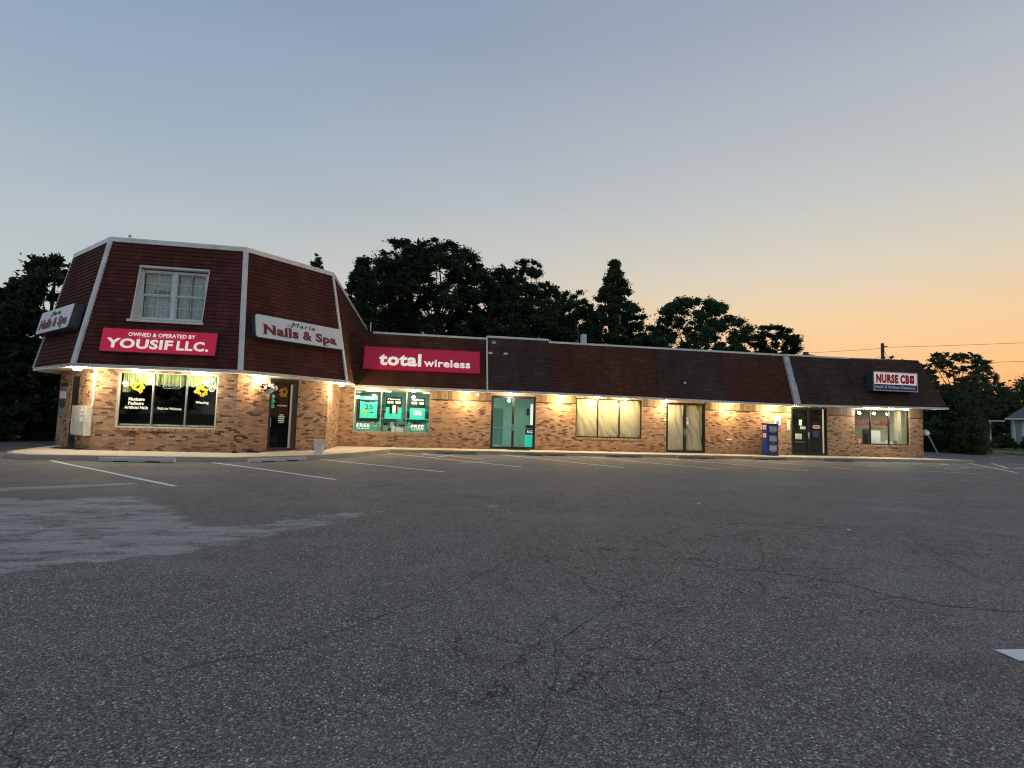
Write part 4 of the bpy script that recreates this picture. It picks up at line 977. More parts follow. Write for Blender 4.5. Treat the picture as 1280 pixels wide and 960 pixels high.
tag(MB().box(I4, (-3.0, YL + .20, .60), (.3, YL + .48, .718)).build('window_ledge', M['aqua'], None, org=(-1.3, YL + .34, .60)), 'pale ledge running behind the teal shop window', 'ledge')
# seen through the glass doors
for k, (x, y) in enumerate(((-2.9, 29.9), (-.9, 29.9), (1.1, 29.9))):
    t = thing('wall_shelf', ('left', 'middle', 'right')[k] + ' dark display shelf on the rear wall of the aqua shop', 'shelf', (x + .7, y, .1), 'display shelves in the aqua shop')
    MB().box(I4, (x, y + .45, .1), (x + 1.5, y + .5, 2.1)).build('back_panel', M['inner'], t)
    for j in range(4): MB().box(I4, (x, y, .35 + j * .48), (x + 1.5, y + .449, .39 + j * .48)).build('shelf_board', M['paperwhite'], t)
    for j in range(3):
        for i in range(4): MB().box(I4, (x + .1 + i * .36, y + .12, .391 + j * .48), (x + .3 + i * .36, y + .3, .60 + j * .48 + .05 * ((i + j) % 3))).build('phone_box', M[('posterblack', 'paperwhite', 'teal')[(i + j + k) % 3]], t)
tag(MB().box(I4, (3.90, 30.42, 0), (4.65, 30.49, 2.1)).build('inner_door', M['inner'], None, org=(4.27, 30.45, 0)), 'dark green inner door on the rear wall of the aqua shop', 'door')
t = thing('wall_screen', 'dark wall screen seen through the right glass door leaf', 'screen', (6.3, 29, 1.6)); MB().box(I4, (6.05, 30.40, 1.75), (6.85, 30.46, 2.15)).build('screen', M['posterblack'], t)
t = thing('display_banner', 'tall teal and black printed display just inside the right glass door leaf', 'display', (5.25, 25.9, .1))
MB().box(I4, (5.10, 25.85, .10), (5.52, 25.97, .72)).build('printed_panel', M['teal'], t); MB().box(I4, (5.11, 25.85, .723), (5.52, 25.97, 1.20)).build('printed_panel', M['posterblack'], t)
text_mb(MB(), frame((5.12, 25.85, .8), (1, 0, 0), (0, 0, 1)), '5G', .05, .33, 0, .14, .001, .004, .02).build('lettering', M['glowwhite'], t)
tag(MB().box(I4, (5.95, 28.0, 1.0), (6.15, 28.9, 2.35)).build('bright_window', M['glowwhite'], None, org=(6.05, 28.4, 1.0)), 'tall bright white window, a glowing sheet at the right side of the aqua shop', 'panel')  # glowing sheet stands in for a bright window
for k, (x, m, h) in enumerate(((3.6, 'paperwhite', .12), (3.95, 'alu', .85), (4.7, 'alu', .85))):
    o = (MB().box(I4, (x, 26.2, .0), (x + .35, 26.6, h)) if k == 0 else MB().box(I4, (x, 27.4, .0), (x + .05, 27.45, h)).box(I4, (x - .15, 27.2, 0), (x + .2, 27.65, .02)))
    tag(o.build('floor_box' if k == 0 else 'queue_post', M[m], None, org=(x, 26.4 if k == 0 else 27.4, 0)), ('low white box on the floor behind the left glass door leaf', 'slim grey post behind the left glass door leaf', 'slim grey post behind the right glass door leaf')[k], ('box', 'post', 'post')[k])

# brown paper behind the papered panes and doors
def paper(F, s0, s1, t0, t1, n, seed, parent, lab=None):
    nx, ny = 26, 34; mb = MB(); P = []
    for j in range(ny + 1):
        for i in range(nx + 1):
            u, v = i / nx, j / ny; s = s0 + (s1 - s0) * u; t = t0 + (t1 - t0) * v
            d = noise.fractal(Vector((s * 1.2 + seed * 7, t * .8, seed)), 1, 2, 4) * .045
            w = (u * 1.1 + (v - 1) * .9 + seed * .37) * 7
            d += .060 * abs(math.sin(w + 2 * noise.noise(Vector((u * 2, v * 2, seed))))) * (1 - v * .4) - .01 * math.sin(u * 19 + v * 4 + seed)
            P.append((s, t, n - .05 + max(-.05, min(.045, d))))
    mb.add(F, P, [(j * (nx + 1) + i, j * (nx + 1) + i + 1, (j + 1) * (nx + 1) + i + 1, (j + 1) * (nx + 1) + i) for j in range(ny) for i in range(nx)])
    return mb.build('brown_paper', M['kraft'], parent, smooth=True)
for k, (a, b) in enumerate(((7.55, 8.63), (8.67, 9.77), (9.81, 10.91))): paper(Fw, wx(a), wx(b), .73, 2.57, -.11, k + 1, wb)
for k, (a, b) in enumerate(((12.38, 13.27), (13.38, 14.32))): paper(Fw, wx(a), wx(b), .14, 2.46, -.11, k + 5, dB)
for z, h in ((1.72, .09), (1.46, .14), (1.60, .05)):
    tag(MB().box(Fw, (wx(13.42), z, -.050), (wx(13.52), z + h, -.044)).build('taped_note', M['paperwhite'], None, org=(13.47, YL + .05, z)),
        {1.72: 'upper white note taped beside the handle of the papered doors', 1.46: 'lower, larger white note taped by the papered door handle', 1.60: 'thin white note between the two others on the papered doors'}[z], 'note', 'notes on the papered doors')
tag(MB().box(Fw, (wx(12.17), 1.62, .012), (wx(12.25), 1.70, .035)).build('doorbell', M['paperwhite'], None, org=(12.2, YL - .02, 1.62)), 'tiny white bell button left of the papered doors', 'bell')
tag(MB().box(Fw, (wx(15.62), .72, .012), (wx(15.92), .80, .03)).build('wall_plate', M['paperwhite'], None, org=(15.77, YL - .02, .72)), 'small pale plate low on the brick wall right of the papered doors', 'plate')
t = thing('wall_notice', 'white sign with a dark blue square on the bricks above the newspaper rack', 'sign', (18.56, YL - .03, 1.59))
MB().box(Fw, (wx(18.39), 1.57, .012), (wx(18.74), 2.06, .03)).build('sign_plate', M['paperwhite'], t); MB().box(Fw, (wx(18.47), 1.63, .0305), (wx(18.66), 1.82, .034)).build('sign_print', M['bluesign'], t)
tag(MB().box(Fw, (wx(19.12), 1.35, .012), (wx(19.30), 1.85, .02)).build('wall_notice', M['cream'], None, org=(19.2, YL - .02, 1.35)), 'pale faded sheet on the bricks left of the black doors', 'notice')

# black doors: notices
for (x0, x1, z0, z1, m, lab, cat) in ((19.88, 20.06, 1.60, 1.90, 'paperwhite', 'upright white sheet, highest on the left black door leaf', 'notice'), (19.95, 20.27, 1.40, 1.54, 'paperwhite', 'wide white strip below the upright sheet on the left black door leaf', 'notice'),
                                       (19.66, 20.04, .86, 1.15, 'paperwhite', 'squarish white sheet, lowest on the left black door leaf', 'notice'), (19.62, 20.2, .70, .73, 'alu', 'thin pale strip under the lowest sheet on the left black door', 'strip')):
    t = MB().box(Fw, (wx(x0), z0, -.056), (wx(x1), z1, -.052)).build('door_notice', M[m], None, org=((x0 + x1) / 2, YL + .05, z0)); tag(t, lab, cat)
    if m == 'paperwhite':
        for j in range(int((z1 - z0) / .05)): MB().box(Fw, (wx(x0) + .03, z0 + .02 + j * .05, -.0518), (wx(x1) - .03, z0 + .035 + j * .05, -.0512)).build('text_line', M['rackglass'], t)
        
t = thing('door_decal', 'pale oval decal with red print on the right black door leaf', 'decal', (20.93, YL + .05, 1.40))
MB().prism(Fw, rounded(wx(20.70), wx(21.16), 1.44, 1.64, .09), -.056, -.053).build('decal_plate', M['pink'], t)
text_mb(MB(), Fw, 'OPEN', wx(20.78), wx(21.08), 1.50, 1.58, -.053, .003, .02).build('lettering', M['letterred'], t)
MB().prism(Fw, [(wx(20.72), 1.70), (wx(21.1), 1.72), (wx(21.05), 1.80), (wx(20.8), 1.78)], -.056, -.053).build('decal_plate', M['darkred'], t)
tag(MB().box(Fw, (wx(20.7), 1.0, -.056), (wx(21.1), 1.32, -.053)).build('door_poster', M['navy'], None, org=(20.9, YL + .05, 1.0)), 'dark blue poster under the oval decal on the black doors', 'poster')

# right-hand shop window
g = MB(); text_mb(g, Fw, 'NURSE', wx(23.38), wx(24.28), 1.72, 2.02, -.062, .002, .02); text_mb(g, Fw, 'CBD', wx(24.46), wx(25.52), 1.72, 2.06, -.062, .002, .06)
text_mb(g, Fw, 'Health & Wellness', wx(24.0), wx(25.1), 1.52, 1.62, -.062, .002, .02)
tag(g.build('window_lettering', M['darkred'], None, org=(24.5, YL + .06, 1.5)), 'dark red lettering across the right-hand shop window', 'lettering')
tag(MB().box(I4, (24.37, YL + .20, .73), (25.02, YL + .215, 1.44)).build('window_poster', M['paperwhite'], None, org=(24.7, YL + .2, .73)), 'large plain white sheet standing in the right-hand shop window', 'poster')
tag(MB().box(I4, (23.98, YL + .24, .66), (24.33, YL + .30, 1.50)).build('display_stand', M['posterblack'], None, org=(24.15, YL + .27, .66)), 'black display stand left of the white sheet in the right-hand window', 'stand')
tag(MB().box(I4, (26.28, YL + .32, 0), (26.50, YL + .55, 2.62)).build('column', M['cream'], None, org=(26.4, YL + .43, 0)), 'cream column just inside the right end of the lit window', 'column')
tag(MB().box(I4, (23.25, YL + .24, .55), (26.2, YL + .60, .70)).build('display_shelf', M['intwarm'], None, org=(24.7, YL + .4, .55)), 'low display shelf inside the right-hand window', 'shelf')
rr = random.Random(11); labs = ['pale box at the far left of the display shelf', 'small orange box, second on the display shelf', 'taller white box next to the orange one', 'orange box leaning by the black stand', 'flat white box on the display shelf', 'round white jar right of the white sheet', 'white carton in the right pane', 'small pale box by the cream column']
for k, (x, w, h, m) in enumerate(((23.30, .22, .20, 'paperwhite'), (23.55, .18, .34, 'orange'), (23.72, .10, .26, 'paperwhite'), (23.84, .12, .36, 'orange'), (25.08, .26, .14, 'paperwhite'), (25.50, .14, .22, 'paperwhite'), (25.70, .2, .16, 'paperwhite'), (26.0, .15, .2, 'alu'))):
    o = MB().box(I4, (x, YL + .27, .701), (x + w, YL + .27 + w, .701 + h)) if k != 5 else MB().lathe(Matrix.Translation((x + .07, YL + .36, .701)), [(.07, 0), (.07, h * .8), (.05, h)], 14)
    tag(o.build('product_box' if k != 5 else 'product_jar', M[m], None, org=(x + w / 2, YL + .33, .701)), labs[k], 'box' if k != 5 else 'jar', 'goods on the display shelf')

# ------------------------------------------------------------------ newspaper rack, bucket, mats
nx0, nx1, ny0, ny1 = 17.47, 18.12, 24.55, 24.98
t = thing('newspaper_rack', 'tall blue three-tier newspaper rack standing against the bricks', 'newspaper rack', (17.8, 24.76, 0))
body = MB(); body.box(I4, (nx0, ny0 + .02, .04), (nx1, ny1, 1.60)); body.build('rack_body', M['blueenamel'], t, bevel=.012)
MB().prism(frame((nx0 - .015, ny1, 1.60), (0, -1, 0), (0, 0, 1)), [(0, 0), (.44, 0), (.44, .03), (0, .07)], -.68, 0).build('rack_top', M['blueenamel'], t)
MB().box(I4, (nx0 - .01, ny0, 0), (nx1 + .01, ny1, .04)).build('rack_base', M['black'], t)
F = frame((nx0, ny0 + .02, 0), (1, 0, 0), (0, 0, 1))
for k, z in enumerate((.18, .66, 1.14)):
    dr = MB(); dr.box(F, (.06, z, .001), (.59, z + .42, .02)); dd = dr.build('rack_door', M['blueenamel'], t)
    MB().box(F, (.11, z + .07, .0205), (.54, z + .38, .024)).build('display_window', M['rackglass'], dd)
    for j, xx in enumerate((.13, .34)): MB().box(F, (xx, z + .09, .0245), (xx + .18, z + .33 - .03 * j, .028)).build('newspaper', M['newspaper'], dd)
    MB().box(F, (.20, z + .015, .0205), (.45, z + .045, .045)).build('door_handle', M['alu'], dd)
FS = frame((nx0, ny1, 0), (0, -1, 0), (0, 0, 1))
for z in (.92, 1.34): 
    MB().box(FS, (.08, z, .001), (.35, z + .20, .008)).build('side_sticker', M['pink'], t)
    MB().box(FS, (.14, z + .05, .0085), (.30, z + .13, .011)).build('side_print', M['letterred'], t)
bk = (-3.64, 20.16, 0); t = thing('bucket', 'white plastic bucket standing by the brick corner near the salon door', 'bucket', bk)
MB().lathe(Matrix.Translation(bk), [(.145, 0), (.15, .01), (.19, .47), (.205, .475), (.205, .50), (.175, .50), (.135, .03)], 24).build('bucket_body', M['bucket'], t, smooth=False)
MB().tube([Vector(bk) + Vector((.2 * math.cos(a), -.06 - .12 * math.sin(a) , .44 - .12 * math.sin(a))) for a in [math.pi * i / 10 for i in range(11)]], .006, 5).build('bucket_handle', M['alu'], t)
def lumpy(name, c, sx_, sy_, h, seed, label, cat, m='rubber'):
    mb = MB(); n = 12; P = []
    for j in range(n + 1):
        for i in range(n + 1):
            u, v = i / n * 2 - 1, j / n * 2 - 1; e = max(0, 1 - (u ** 4 + v ** 4)) ** .5; x = u * sx_; y = v * sy_
            P.append((c[0] + x * q - y * -q * 0 + 0, c[1] + x * q * 0 + y, .002 + h * e * (.6 + .5 * noise.noise(Vector((x * 9, y * 9, seed))))))
    mb.add(I4, P, [(j * (n + 1) + i, j * (n + 1) + i + 1, (j + 1) * (n + 1) + i + 1, (j + 1) * (n + 1) + i) for j in range(n) for i in range(n)])
    tag(mb.build(name, M[m], None, org=(c[0], c[1], 0), smooth=True), label, cat)
lumpy('crumpled_bag', (-5.80, 19.92), .32, .10, .11, 1, 'dark crumpled bag at the foot of the angled brick wall', 'bag')
lumpy('crumpled_bag', (-6.27, 19.48), .13, .09, .10, 2, 'smaller dark lump left of the crumpled bag at the brick corner', 'bag')
tag(MB().prism(I4, [(-12.55, 20.9), (-12.3, 20.2), (-11.2, 19.75), (-11.05, 19.95), (-11.9, 20.75), (-12.4, 21.1)], .001, .018).build('door_mat', M['rubber'], None, org=(-11.8, 20.4, 0)), 'black mat outside the narrow doorway at far left', 'mat')
tag(MB().box(I4, (4.1, 24.78, .001), (5.15, 25.19, .016)).build('door_mat', M['rubber'], None, org=(4.6, 25, 0)), 'black mat in front of the aqua glass doors', 'mat')

# ------------------------------------------------------------------ small things on the roof
def roof_pt(x, t, n=0): return F_w @ Vector((x + 3.04, t, n))
F_w = frame((-3.04, YE, ZE), (1, 0, 0), (0, INW, ZW - ZE))
c = roof_pt(3.30, 2.52, .05); t = thing('security_camera', 'small white security camera near the top of the dark shingles', 'camera', c)
MB().lathe(Matrix.Translation(c) @ Matrix.Rotation(R(70), 4, 'X'), [(.09, -.06), (.10, .0), (.10, .03), (.06, .09)], 14).build('camera_body', M['paperwhite'], t); MB().cyl(Matrix.Translation(c) @ Matrix.Rotation(R(70), 4, 'X'), (0, 0), .035, .09, .10, seg=10).build('camera_lens', M['black'], t)
a, b = roof_pt(3.12, 1.93, .10), roof_pt(3.86, 1.93, .10); t = thing('floodlight', 'pair of small white floodlights joined by a wire on the dark shingles', 'floodlight', (a + b) / 2)
for p in (a, b): MB().lathe(Matrix.Translation(p) @ Matrix.Rotation(R(75), 4, 'X') @ Matrix.Rotation(R(90), 4, 'Y'), [(.035, -.10), (.06, -.05), (.06, .08), (.03, .10)], 12).build('lamp_head', M['paperwhite'], t)
MB().tube([a + (b - a) * (i / 10) + Vector((0, 0, -.14 * (1 - (i / 5 - 1) ** 2))) for i in range(11)], .010, 5).build('cable', M['wire'], t)
c = roof_pt(13.0, .82, .10); t = thing('spotlight', 'small spotlight with a dark bracket low on the brown shingles', 'spotlight', c)
MB().cyl(Matrix.Translation(c) @ Matrix.Rotation(R(-90), 4, 'X'), (0, 0), .06, -.03, .05, seg=12).build('lamp_head', M['paperwhite'], t); MB().box(Matrix.Translation(c), (-.05, .02, -.04), (.03, .12, .16)).build('bracket', M['black'], t)
pts = [roof_pt(22.55, 1.62, .20), roof_pt(22.62, 1.22, .20), roof_pt(23.0, 1.20, .20)]; tag(MB().tube(pts, .025, 5).build('roof_cable', M['wire'], None, org=pts[0]), 'black bent cable on the shingles left of the nurse sign', 'cable')
t = thing('roof_vent', 'white boxy vent with an antenna mast behind the wing parapet', 'vent', (8.85, 28.7, ZW - .15)); MB().box(I4, (8.74, 28.55, ZW - .15), (9.03, 28.85, 6.42)).build('vent_box', M['paperwhite'], t, bevel=.01)
t = thing('antenna', 'thin weathered antenna mast left of the white roof vent', 'antenna', (8.58, 28.76, ZW - .15)); MB().tube([(8.62, 28.76, ZW - .15), (8.56, 28.76, 7.05)], .025, 6).build('mast', M['pole'], t); MB().box(I4, (8.48, 28.7, ZW - .15), (8.6, 28.82, 6.1)).build('mast_foot', M['pole'], t)
t = thing('roof_stack', 'short brown vent stack on the flat roof by the step', 'vent', (20.9, 25.8, ZW - .2)); MB().cyl(Matrix.Translation((20.9, 26.0, 0)), (0, 0), .13, ZW - .2, 5.62, seg=12).build('pipe', M['pole'], t); MB().cyl(Matrix.Translation((20.9, 26.0, 0)), (0, 0), .15, 5.621, 5.68, seg=12).build('pipe_cap', M['pole'], t)
for k, (x, y, z) in enumerate(((-10.25, 19.9, 7.36), (-9.8, 20.0, 7.27))):
    tag(MB().tube([(x, y, ZT + .0), (x, y, z)], .02, 5).cyl(Matrix.Translation((x, y, z)), (0, 0), .05, 0, .06, seg=8).build('roof_pipe', M['alu'], None, org=(x, y, ZT)), ('taller', 'shorter')[k] + ' of two thin pipes poking over the tower roof edge', 'pipe')
# floodlight on the end wall
t = thing('floodlight', 'white twin floodlight sticking out from the right end wall', 'floodlight', (XE + .02, 25.5, 1.35))
MB().box(I4, (XE + .013, 25.42, 1.42), (XE + .30, 25.48, 1.47)).build('arm', M['paperwhite'], t); MB().lathe(Matrix.Translation((XE + .42, 25.45, 1.40)) @ Matrix.Rotation(R(60), 4, 'X'), [(.06, -.12), (.16, -.06), (.18, .06), (.10, .12)], 14).build('lamp_head', M['paperwhite'], t)

# ------------------------------------------------------------------ ground
MB().box(I4, (-900, -900, LOT - .30), (900, 900, LOT - .05)).build('ground', M['earth'], kind='structure')
def poly_sd(P, X, Y):
    P = np.array(P); inside = np.zeros(X.shape, bool); dm = np.full(X.shape, 1e9)
    for i in range(len(P)):
        a, b = P[i], P[(i + 1) % len(P)]; ab = b - a; t = np.clip(((X - a[0]) * ab[0] + (Y - a[1]) * ab[1]) / (ab @ ab), 0, 1)
        dm = np.minimum(dm, np.hypot(X - a[0] - t * ab[0], Y - a[1] - t * ab[1]))
        c = ((a[1] > Y) != (b[1] > Y)) & (X < (b[0] - a[0]) * (Y - a[1]) / (b[1] - a[1] + 1e-12) + a[0]); inside ^= c
    return np.where(inside, dm, -dm)
def seg_d(P, X, Y):
    dm = np.full(X.shape, 1e9)
    for a, b in zip(P[:-1], P[1:]):
        a, b = np.array(a, float), np.array(b, float); ab = b - a; t = np.clip(((X - a[0]) * ab[0] + (Y - a[1]) * ab[1]) / (ab @ ab), 0, 1)
        dm = np.minimum(dm, np.hypot(X - a[0] - t * ab[0], Y - a[1] - t * ab[1]))
    return dm
xs = np.concatenate([[-60, -40, -25], np.arange(-16, 32.01, .2), [40, 48, 56]]); ys = np.concatenate([[-40, -15, -4], np.arange(0, 26.01, .2), [32, 42, 52]])
X, Y = np.meshgrid(xs, ys); nx_, ny_ = len(xs), len(ys)
worn = poly_sd([(-9, 8.6), (-6.65, 9.87), (-6.1, 9.7), (-5.75, 9.8), (-4.88, 10.2), (-4.03, 9.26), (-2.9, 7.59), (-1.98, 7.5), (-1.45, 8.35), (-.66, 8.72), (-1.33, 7.72), (-1.9, 7.0), (-2.27, 6.3), (-2.97, 5.95), (-3.55, 5.95), (-3.59, 5.42), (-6, 5.2), (-10, 6.5)], X, Y)
w1 = .5 + worn / .9
w2 = .95 - seg_d([(-9, 10.0), (-7.2, 11.2), (-6.6, 11.5), (-5.9, 12.05)], X, Y) / .55
hole = 1.0 - seg_d([(-4.3, 7.3), (-3.7, 7.0)], X, Y) / .35
w3 = .62 - seg_d([(-.55, 4.9), (-.2, 5.0)], X, Y) / .5; w4 = .40 - seg_d([(-1.1, 3.4), (-.8, 3.65)], X, Y) / .3; w5 = .62 - seg_d([(1.2, 9.3), (2.0, 9.7)], X, Y) / .5
w6 = .75 - seg_d([(1.4, 18.5), (2.5, 19.5)], X, Y) / .8; w7 = .66 - seg_d([(15, 14.8), (19.6, 14.5)], X, Y) / .5; w8 = .66 - seg_d([(23, 20), (29, 21)], X, Y) / 2.2
w1 = w1 + .12 * (w1 > .3)
wear = np.clip(np.maximum.reduce([w1 - np.clip(hole, 0, 1), w2, w3, w4, w5, w6, w7, w8]), 0, 1)
tired = np.zeros_like(wear)
for cx, cy, r_ in ((2.9, 5.3, 2.4), (1.0, 3.4, 1.2), (4.7, 7.2, 2.2), (6.5, 6.5, 2), (2.5, 9.5, 1.6)): tired = np.maximum(tired, np.clip(1.15 - np.hypot(X - cx, Y - cy) / r_, 0, 1))
Z = np.full_like(X, LOT); core = (X > -15) & (X < 31) & (Y > .5) & (Y < 22.5)
Z[core] += np.array([.010 * noise.noise(Vector((x * .35, y * .35, 3))) for x, y in zip(X[core], Y[core])])
V = np.stack([X, Y, Z], -1).reshape(-1, 3)
idx = (np.arange(ny_ - 1)[:, None] * nx_ + np.arange(nx_ - 1)[None, :]).ravel(); Fq = np.stack([idx, idx + 1, idx + nx_ + 1, idx + nx_], 1)
me = bpy.data.meshes.new('parking_lot'); me.from_pydata(V.tolist(), [], Fq.tolist()); me.materials.append(M['asphalt'])
for nm, arr in (('wear', wear), ('tired', tired)):
    a = me.attributes.new(nm, 'FLOAT', 'POINT'); a.data.foreach_set('value', arr.ravel().astype(np.float32))
me.polygons.foreach_set('use_smooth', [True] * len(me.polygons)); me.update()
lot = bpy.data.objects.new('parking_lot', me); COL.objects.link(lot); lot['kind'] = 'structure'; lot['_o'] = (0, 0, 0)
def zlot(x, y): return LOT + .010 * noise.noise(Vector((x * .35, y * .35, 3)))
def strip(mb, P, w, z=.005, widths=None):
    P = [Vector((x, y, 0)) for x, y in P]; pts = []
    for i, p in enumerate(P):
        d = (P[min(i + 1, len(P) - 1)] - P[max(i - 1, 0)]).normalized(); n_ = Vector((-d.y, d.x, 0)); ww = (widths[i] if widths else w) / 2
        for sgn in (1, -1): c = p + n_ * ww * sgn; pts.append((c.x, c.y, zlot(p.x, p.y) + z))
    mb.add(I4, pts, [(2 * i, 2 * i + 1, 2 * i + 3, 2 * i + 2) for i in range(len(P) - 1)])
def pline(a, b, fade=.3, w=.105):
    n = max(2, int(math.dist(a, b) / .35)); mb = MB(); strip(mb, [(a[0] + (b[0] - a[0]) * i / n, a[1] + (b[1] - a[1]) * i / n) for i in range(n + 1)], w)
    o = mb.build('parking_line', M['paint'], lot); o['fade'] = fade
for a, b, f in (((-10.40, 17.15), (-4.82, 11.66), 0.15), ((-6.18, 17.3), (-1.95, 13.10), 0.19), ((-3.55, 19.35), (.68, 15.3), 0.25), ((-1.45, 23.2), (3.31, 17.27), 0.33),
                ((.05, 23.45), (2.4, 20.6), 0.35), ((.05, 23.0), (1.0, 21.4), 0.41), ((1.35, 22.3), (.35, 20.9), 0.41), ((3.60, 23.5), (7.03, 17.66), 0.29), ((7.35, 23.5), (10.56, 17.5), 0.35), ((10.95, 23.5), (14.12, 17.52), 0.35),
                ((14.75, 23.5), (17.0, 18.7), 0.38), ((18.5, 23.5), (20.3, 19.6), 0.45), ((28.55, 23.6), (24.16, 18.05), 0.29), ((30.3, 23.85), (27.4, 20.9), 0.31), ((30.9, 23.6), (35.5, 22.4), 0.33), ((31.0, 22.2), (36, 20.2), 0.37),
                ((23.9, 20.2), (30.8, 21.0), 0.43), ((19.9, 18.15), (21.4, 17.3), 0.35), ((22.1, 19.35), (22.2, 18.45), 0.41), ((25.8, 22.7), (25.4, 21.9), 0.35), ((3.95, 3.06), (5.3, 2.98), 0.17),
                ((22.0, 23.3), (24.0, 22.6), 0.43), ((38, 30), (46, 34), 0.43)):
    pline(a, b, f, .105 if a != (3.95, 3.06) else .17)
# long cracks with branches
def crack(P, w, seed, branch=True):
    rr = random.Random(seed); out = []
    for a, b in zip(P[:-1], P[1:]):
        n = max(3, int(math.dist(a, b) / .07))
        for i in range(n):
            t = i / n; x = a[0] + (b[0] - a[0]) * t; y = a[1] + (b[1] - a[1]) * t
            j = noise.noise(Vector((x * 4, y * 4, seed))) * .09 + noise.noise(Vector((x * 14, y * 14, seed))) * .03
            out.append((x + j, y + j * .8))
    out.append(P[-1]); mb = MB(); strip(mb, out, w, .0022, [max(.002, w * (.45 + .8 * abs(noise.noise(Vector((i * .21, seed, 0)))))) * min(1, (len(out) - i) / 6, (i + 1) / 4) for i in range(len(out))])
    mb.build('crack', M['crack'], lot, kind='stuff')
    if branch:
        for k in range(int(len(out) / 16) + 1):
            i = rr.randrange(2, len(out) - 2); a = rr.uniform(0, 6.28); l = rr.uniform(.25, .8); p = out[i]
            crack([p, (p[0] + l * .5 * math.cos(a), p[1] + l * .5 * math.sin(a)), (p[0] + l * math.cos(a + rr.uniform(-.5, .5)), p[1] + l * math.sin(a + rr.uniform(-.5, .5)))], w * .55, seed * 7 + k, False)
for k, (P, w) in enumerate(((((3.54, 5.17), (4.15, 4.63), (4.34, 4.05), (5.09, 3.79), (6.4, 3.4)), .020), (((4.81, 7.02), (3.89, 5.53), (3.54, 5.17), (3.18, 5.6)), .012), (((6.93, 6.68), (5.83, 4.78), (5.73, 4.26), (6.6, 3.7)), .013),
                             (((-1.53, 3.23), (-1.26, 3.48), (-.74, 3.68), (-.38, 4.02), (.28, 4.68), (1.01, 5.7), (2.0, 7.2)), .011), (((5.72, 8.69), (6.23, 7.93), (7.71, 5.71)), .012), (((3.18, 7.34), (2.6, 6.2), (3.18, 5.57)), .007),
                             (((.45, 2.0), (.99, 3.61), (1.55, 4.18), (2.4, 4.5)), .008), (((-2.5, 3.4), (-2.08, 3.21), (-1.7, 2.76), (-1.5, 2.2)), .007), (((1.64, 2.88), (1.2, 2.2), (.6, 1.6)), .006))): crack(P, w, k + 1)

# pavement: slabs and kerb stones
st = [((-13.32, 22.18), (-13.10, 21.7)), ((-12.4, 21.25), (-12.78, 19.8)), ((-11.6, 20.45), (-12.5, 18.7)), ((-11.05, 19.9), (-11.95, 17.75)), ((X1, YF), (-11.0, 17.30)), ((-9.3, YF), (-9.3, 17.28)), ((-7.8, YF), (-7.8, 17.36)),
      ((X2, YF), (-5.85, 17.48)), ((-5.1, 20.83), (-4.65, 18.3)), ((W3.x, W3.y), (-3.45, 19.2)), ((W3.x, 23.6), (-2.6, 20.5)), ((W3.x, YL), (-1.78, 22.5)), ((-1.6, YL), (-1.25, 23.55))]
x = .2
while x < 27: st.append(((x, YL), (x + .05, 23.60))); x += 1.8
st += [((XE, YL), (27.8, 23.62)), ((XE + .35, YL + .1), (29.3, 23.80))]
walk = MB().prism(I4, [(-13.3, 22.2), (-13.0, 21.6), (-12.4, 19), (-11, 17.6), (-6, 17.8), (-3.9, 19.6), (-2.2, 22.6), (-1.5, 23.8), (28, 23.9), (XE, YL + .3), (W4.x - .1, YL + .3), (W3.x - .3, W3.y + .3), (X2, YF + .3), (X1, YF + .3)], LOT - .03, LOT + .04).build('sidewalk', M['curb'], kind='structure')
for k, ((i0, o0), (i1, o1)) in enumerate(zip(st[:-1], st[1:])):
    i0, o0, i1, o1 = map(Vector, (i0, o0, i1, o1)); wd = .15
    c0 = o0 + (i0 - o0).normalized() * min(wd, (i0 - o0).length * .5); c1 = o1 + (i1 - o1).normalized() * min(wd, (i1 - o1).length * .5)
    g_ = .006; dirv = (o1 - o0).normalized() * g_; di = (i1 - i0).normalized() * g_ if (i1 - i0).length > .05 else Vector((0, 0))
    z0 = LOT + .041; dz = random.uniform(-.004, .003)
    P = [i0 + di, c0 + dirv, c1 - dirv, i1 - di]
    MB().add(I4, [(p.x, p.y, z0) for p in P] + [(p.x, p.y, dz) for p in P], [(0, 3, 2, 1), (4, 5, 6, 7), (0, 1, 5, 4), (1, 2, 6, 5), (2, 3, 7, 6), (3, 0, 4, 7)]).build('slab', M['walk'], walk)
    c0b, c1b = c0 + (o0 - c0).normalized() * .004, c1 + (o1 - c1).normalized() * .004
    low = -.02 if not (-1.3 < o0.x < -.2) else -.05
    P = [c0b + dirv, o0 + dirv, o1 - dirv, c1b - dirv]; Pt = [c0b + dirv, o0 + (c0 - o0) * .15 + dirv, o1 + (c1 - o1) * .15 - dirv, c1b - dirv]
    MB().add(I4, [(p.x, p.y, LOT - .02) for p in P] + [(p.x, p.y, dz - .004) for p in Pt], [(0, 3, 2, 1), (4, 5, 6, 7), (0, 1, 5, 4), (1, 2, 6, 5), (2, 3, 7, 6), (3, 0, 4, 7)]).build('kerb_stone', M['curb'], walk)

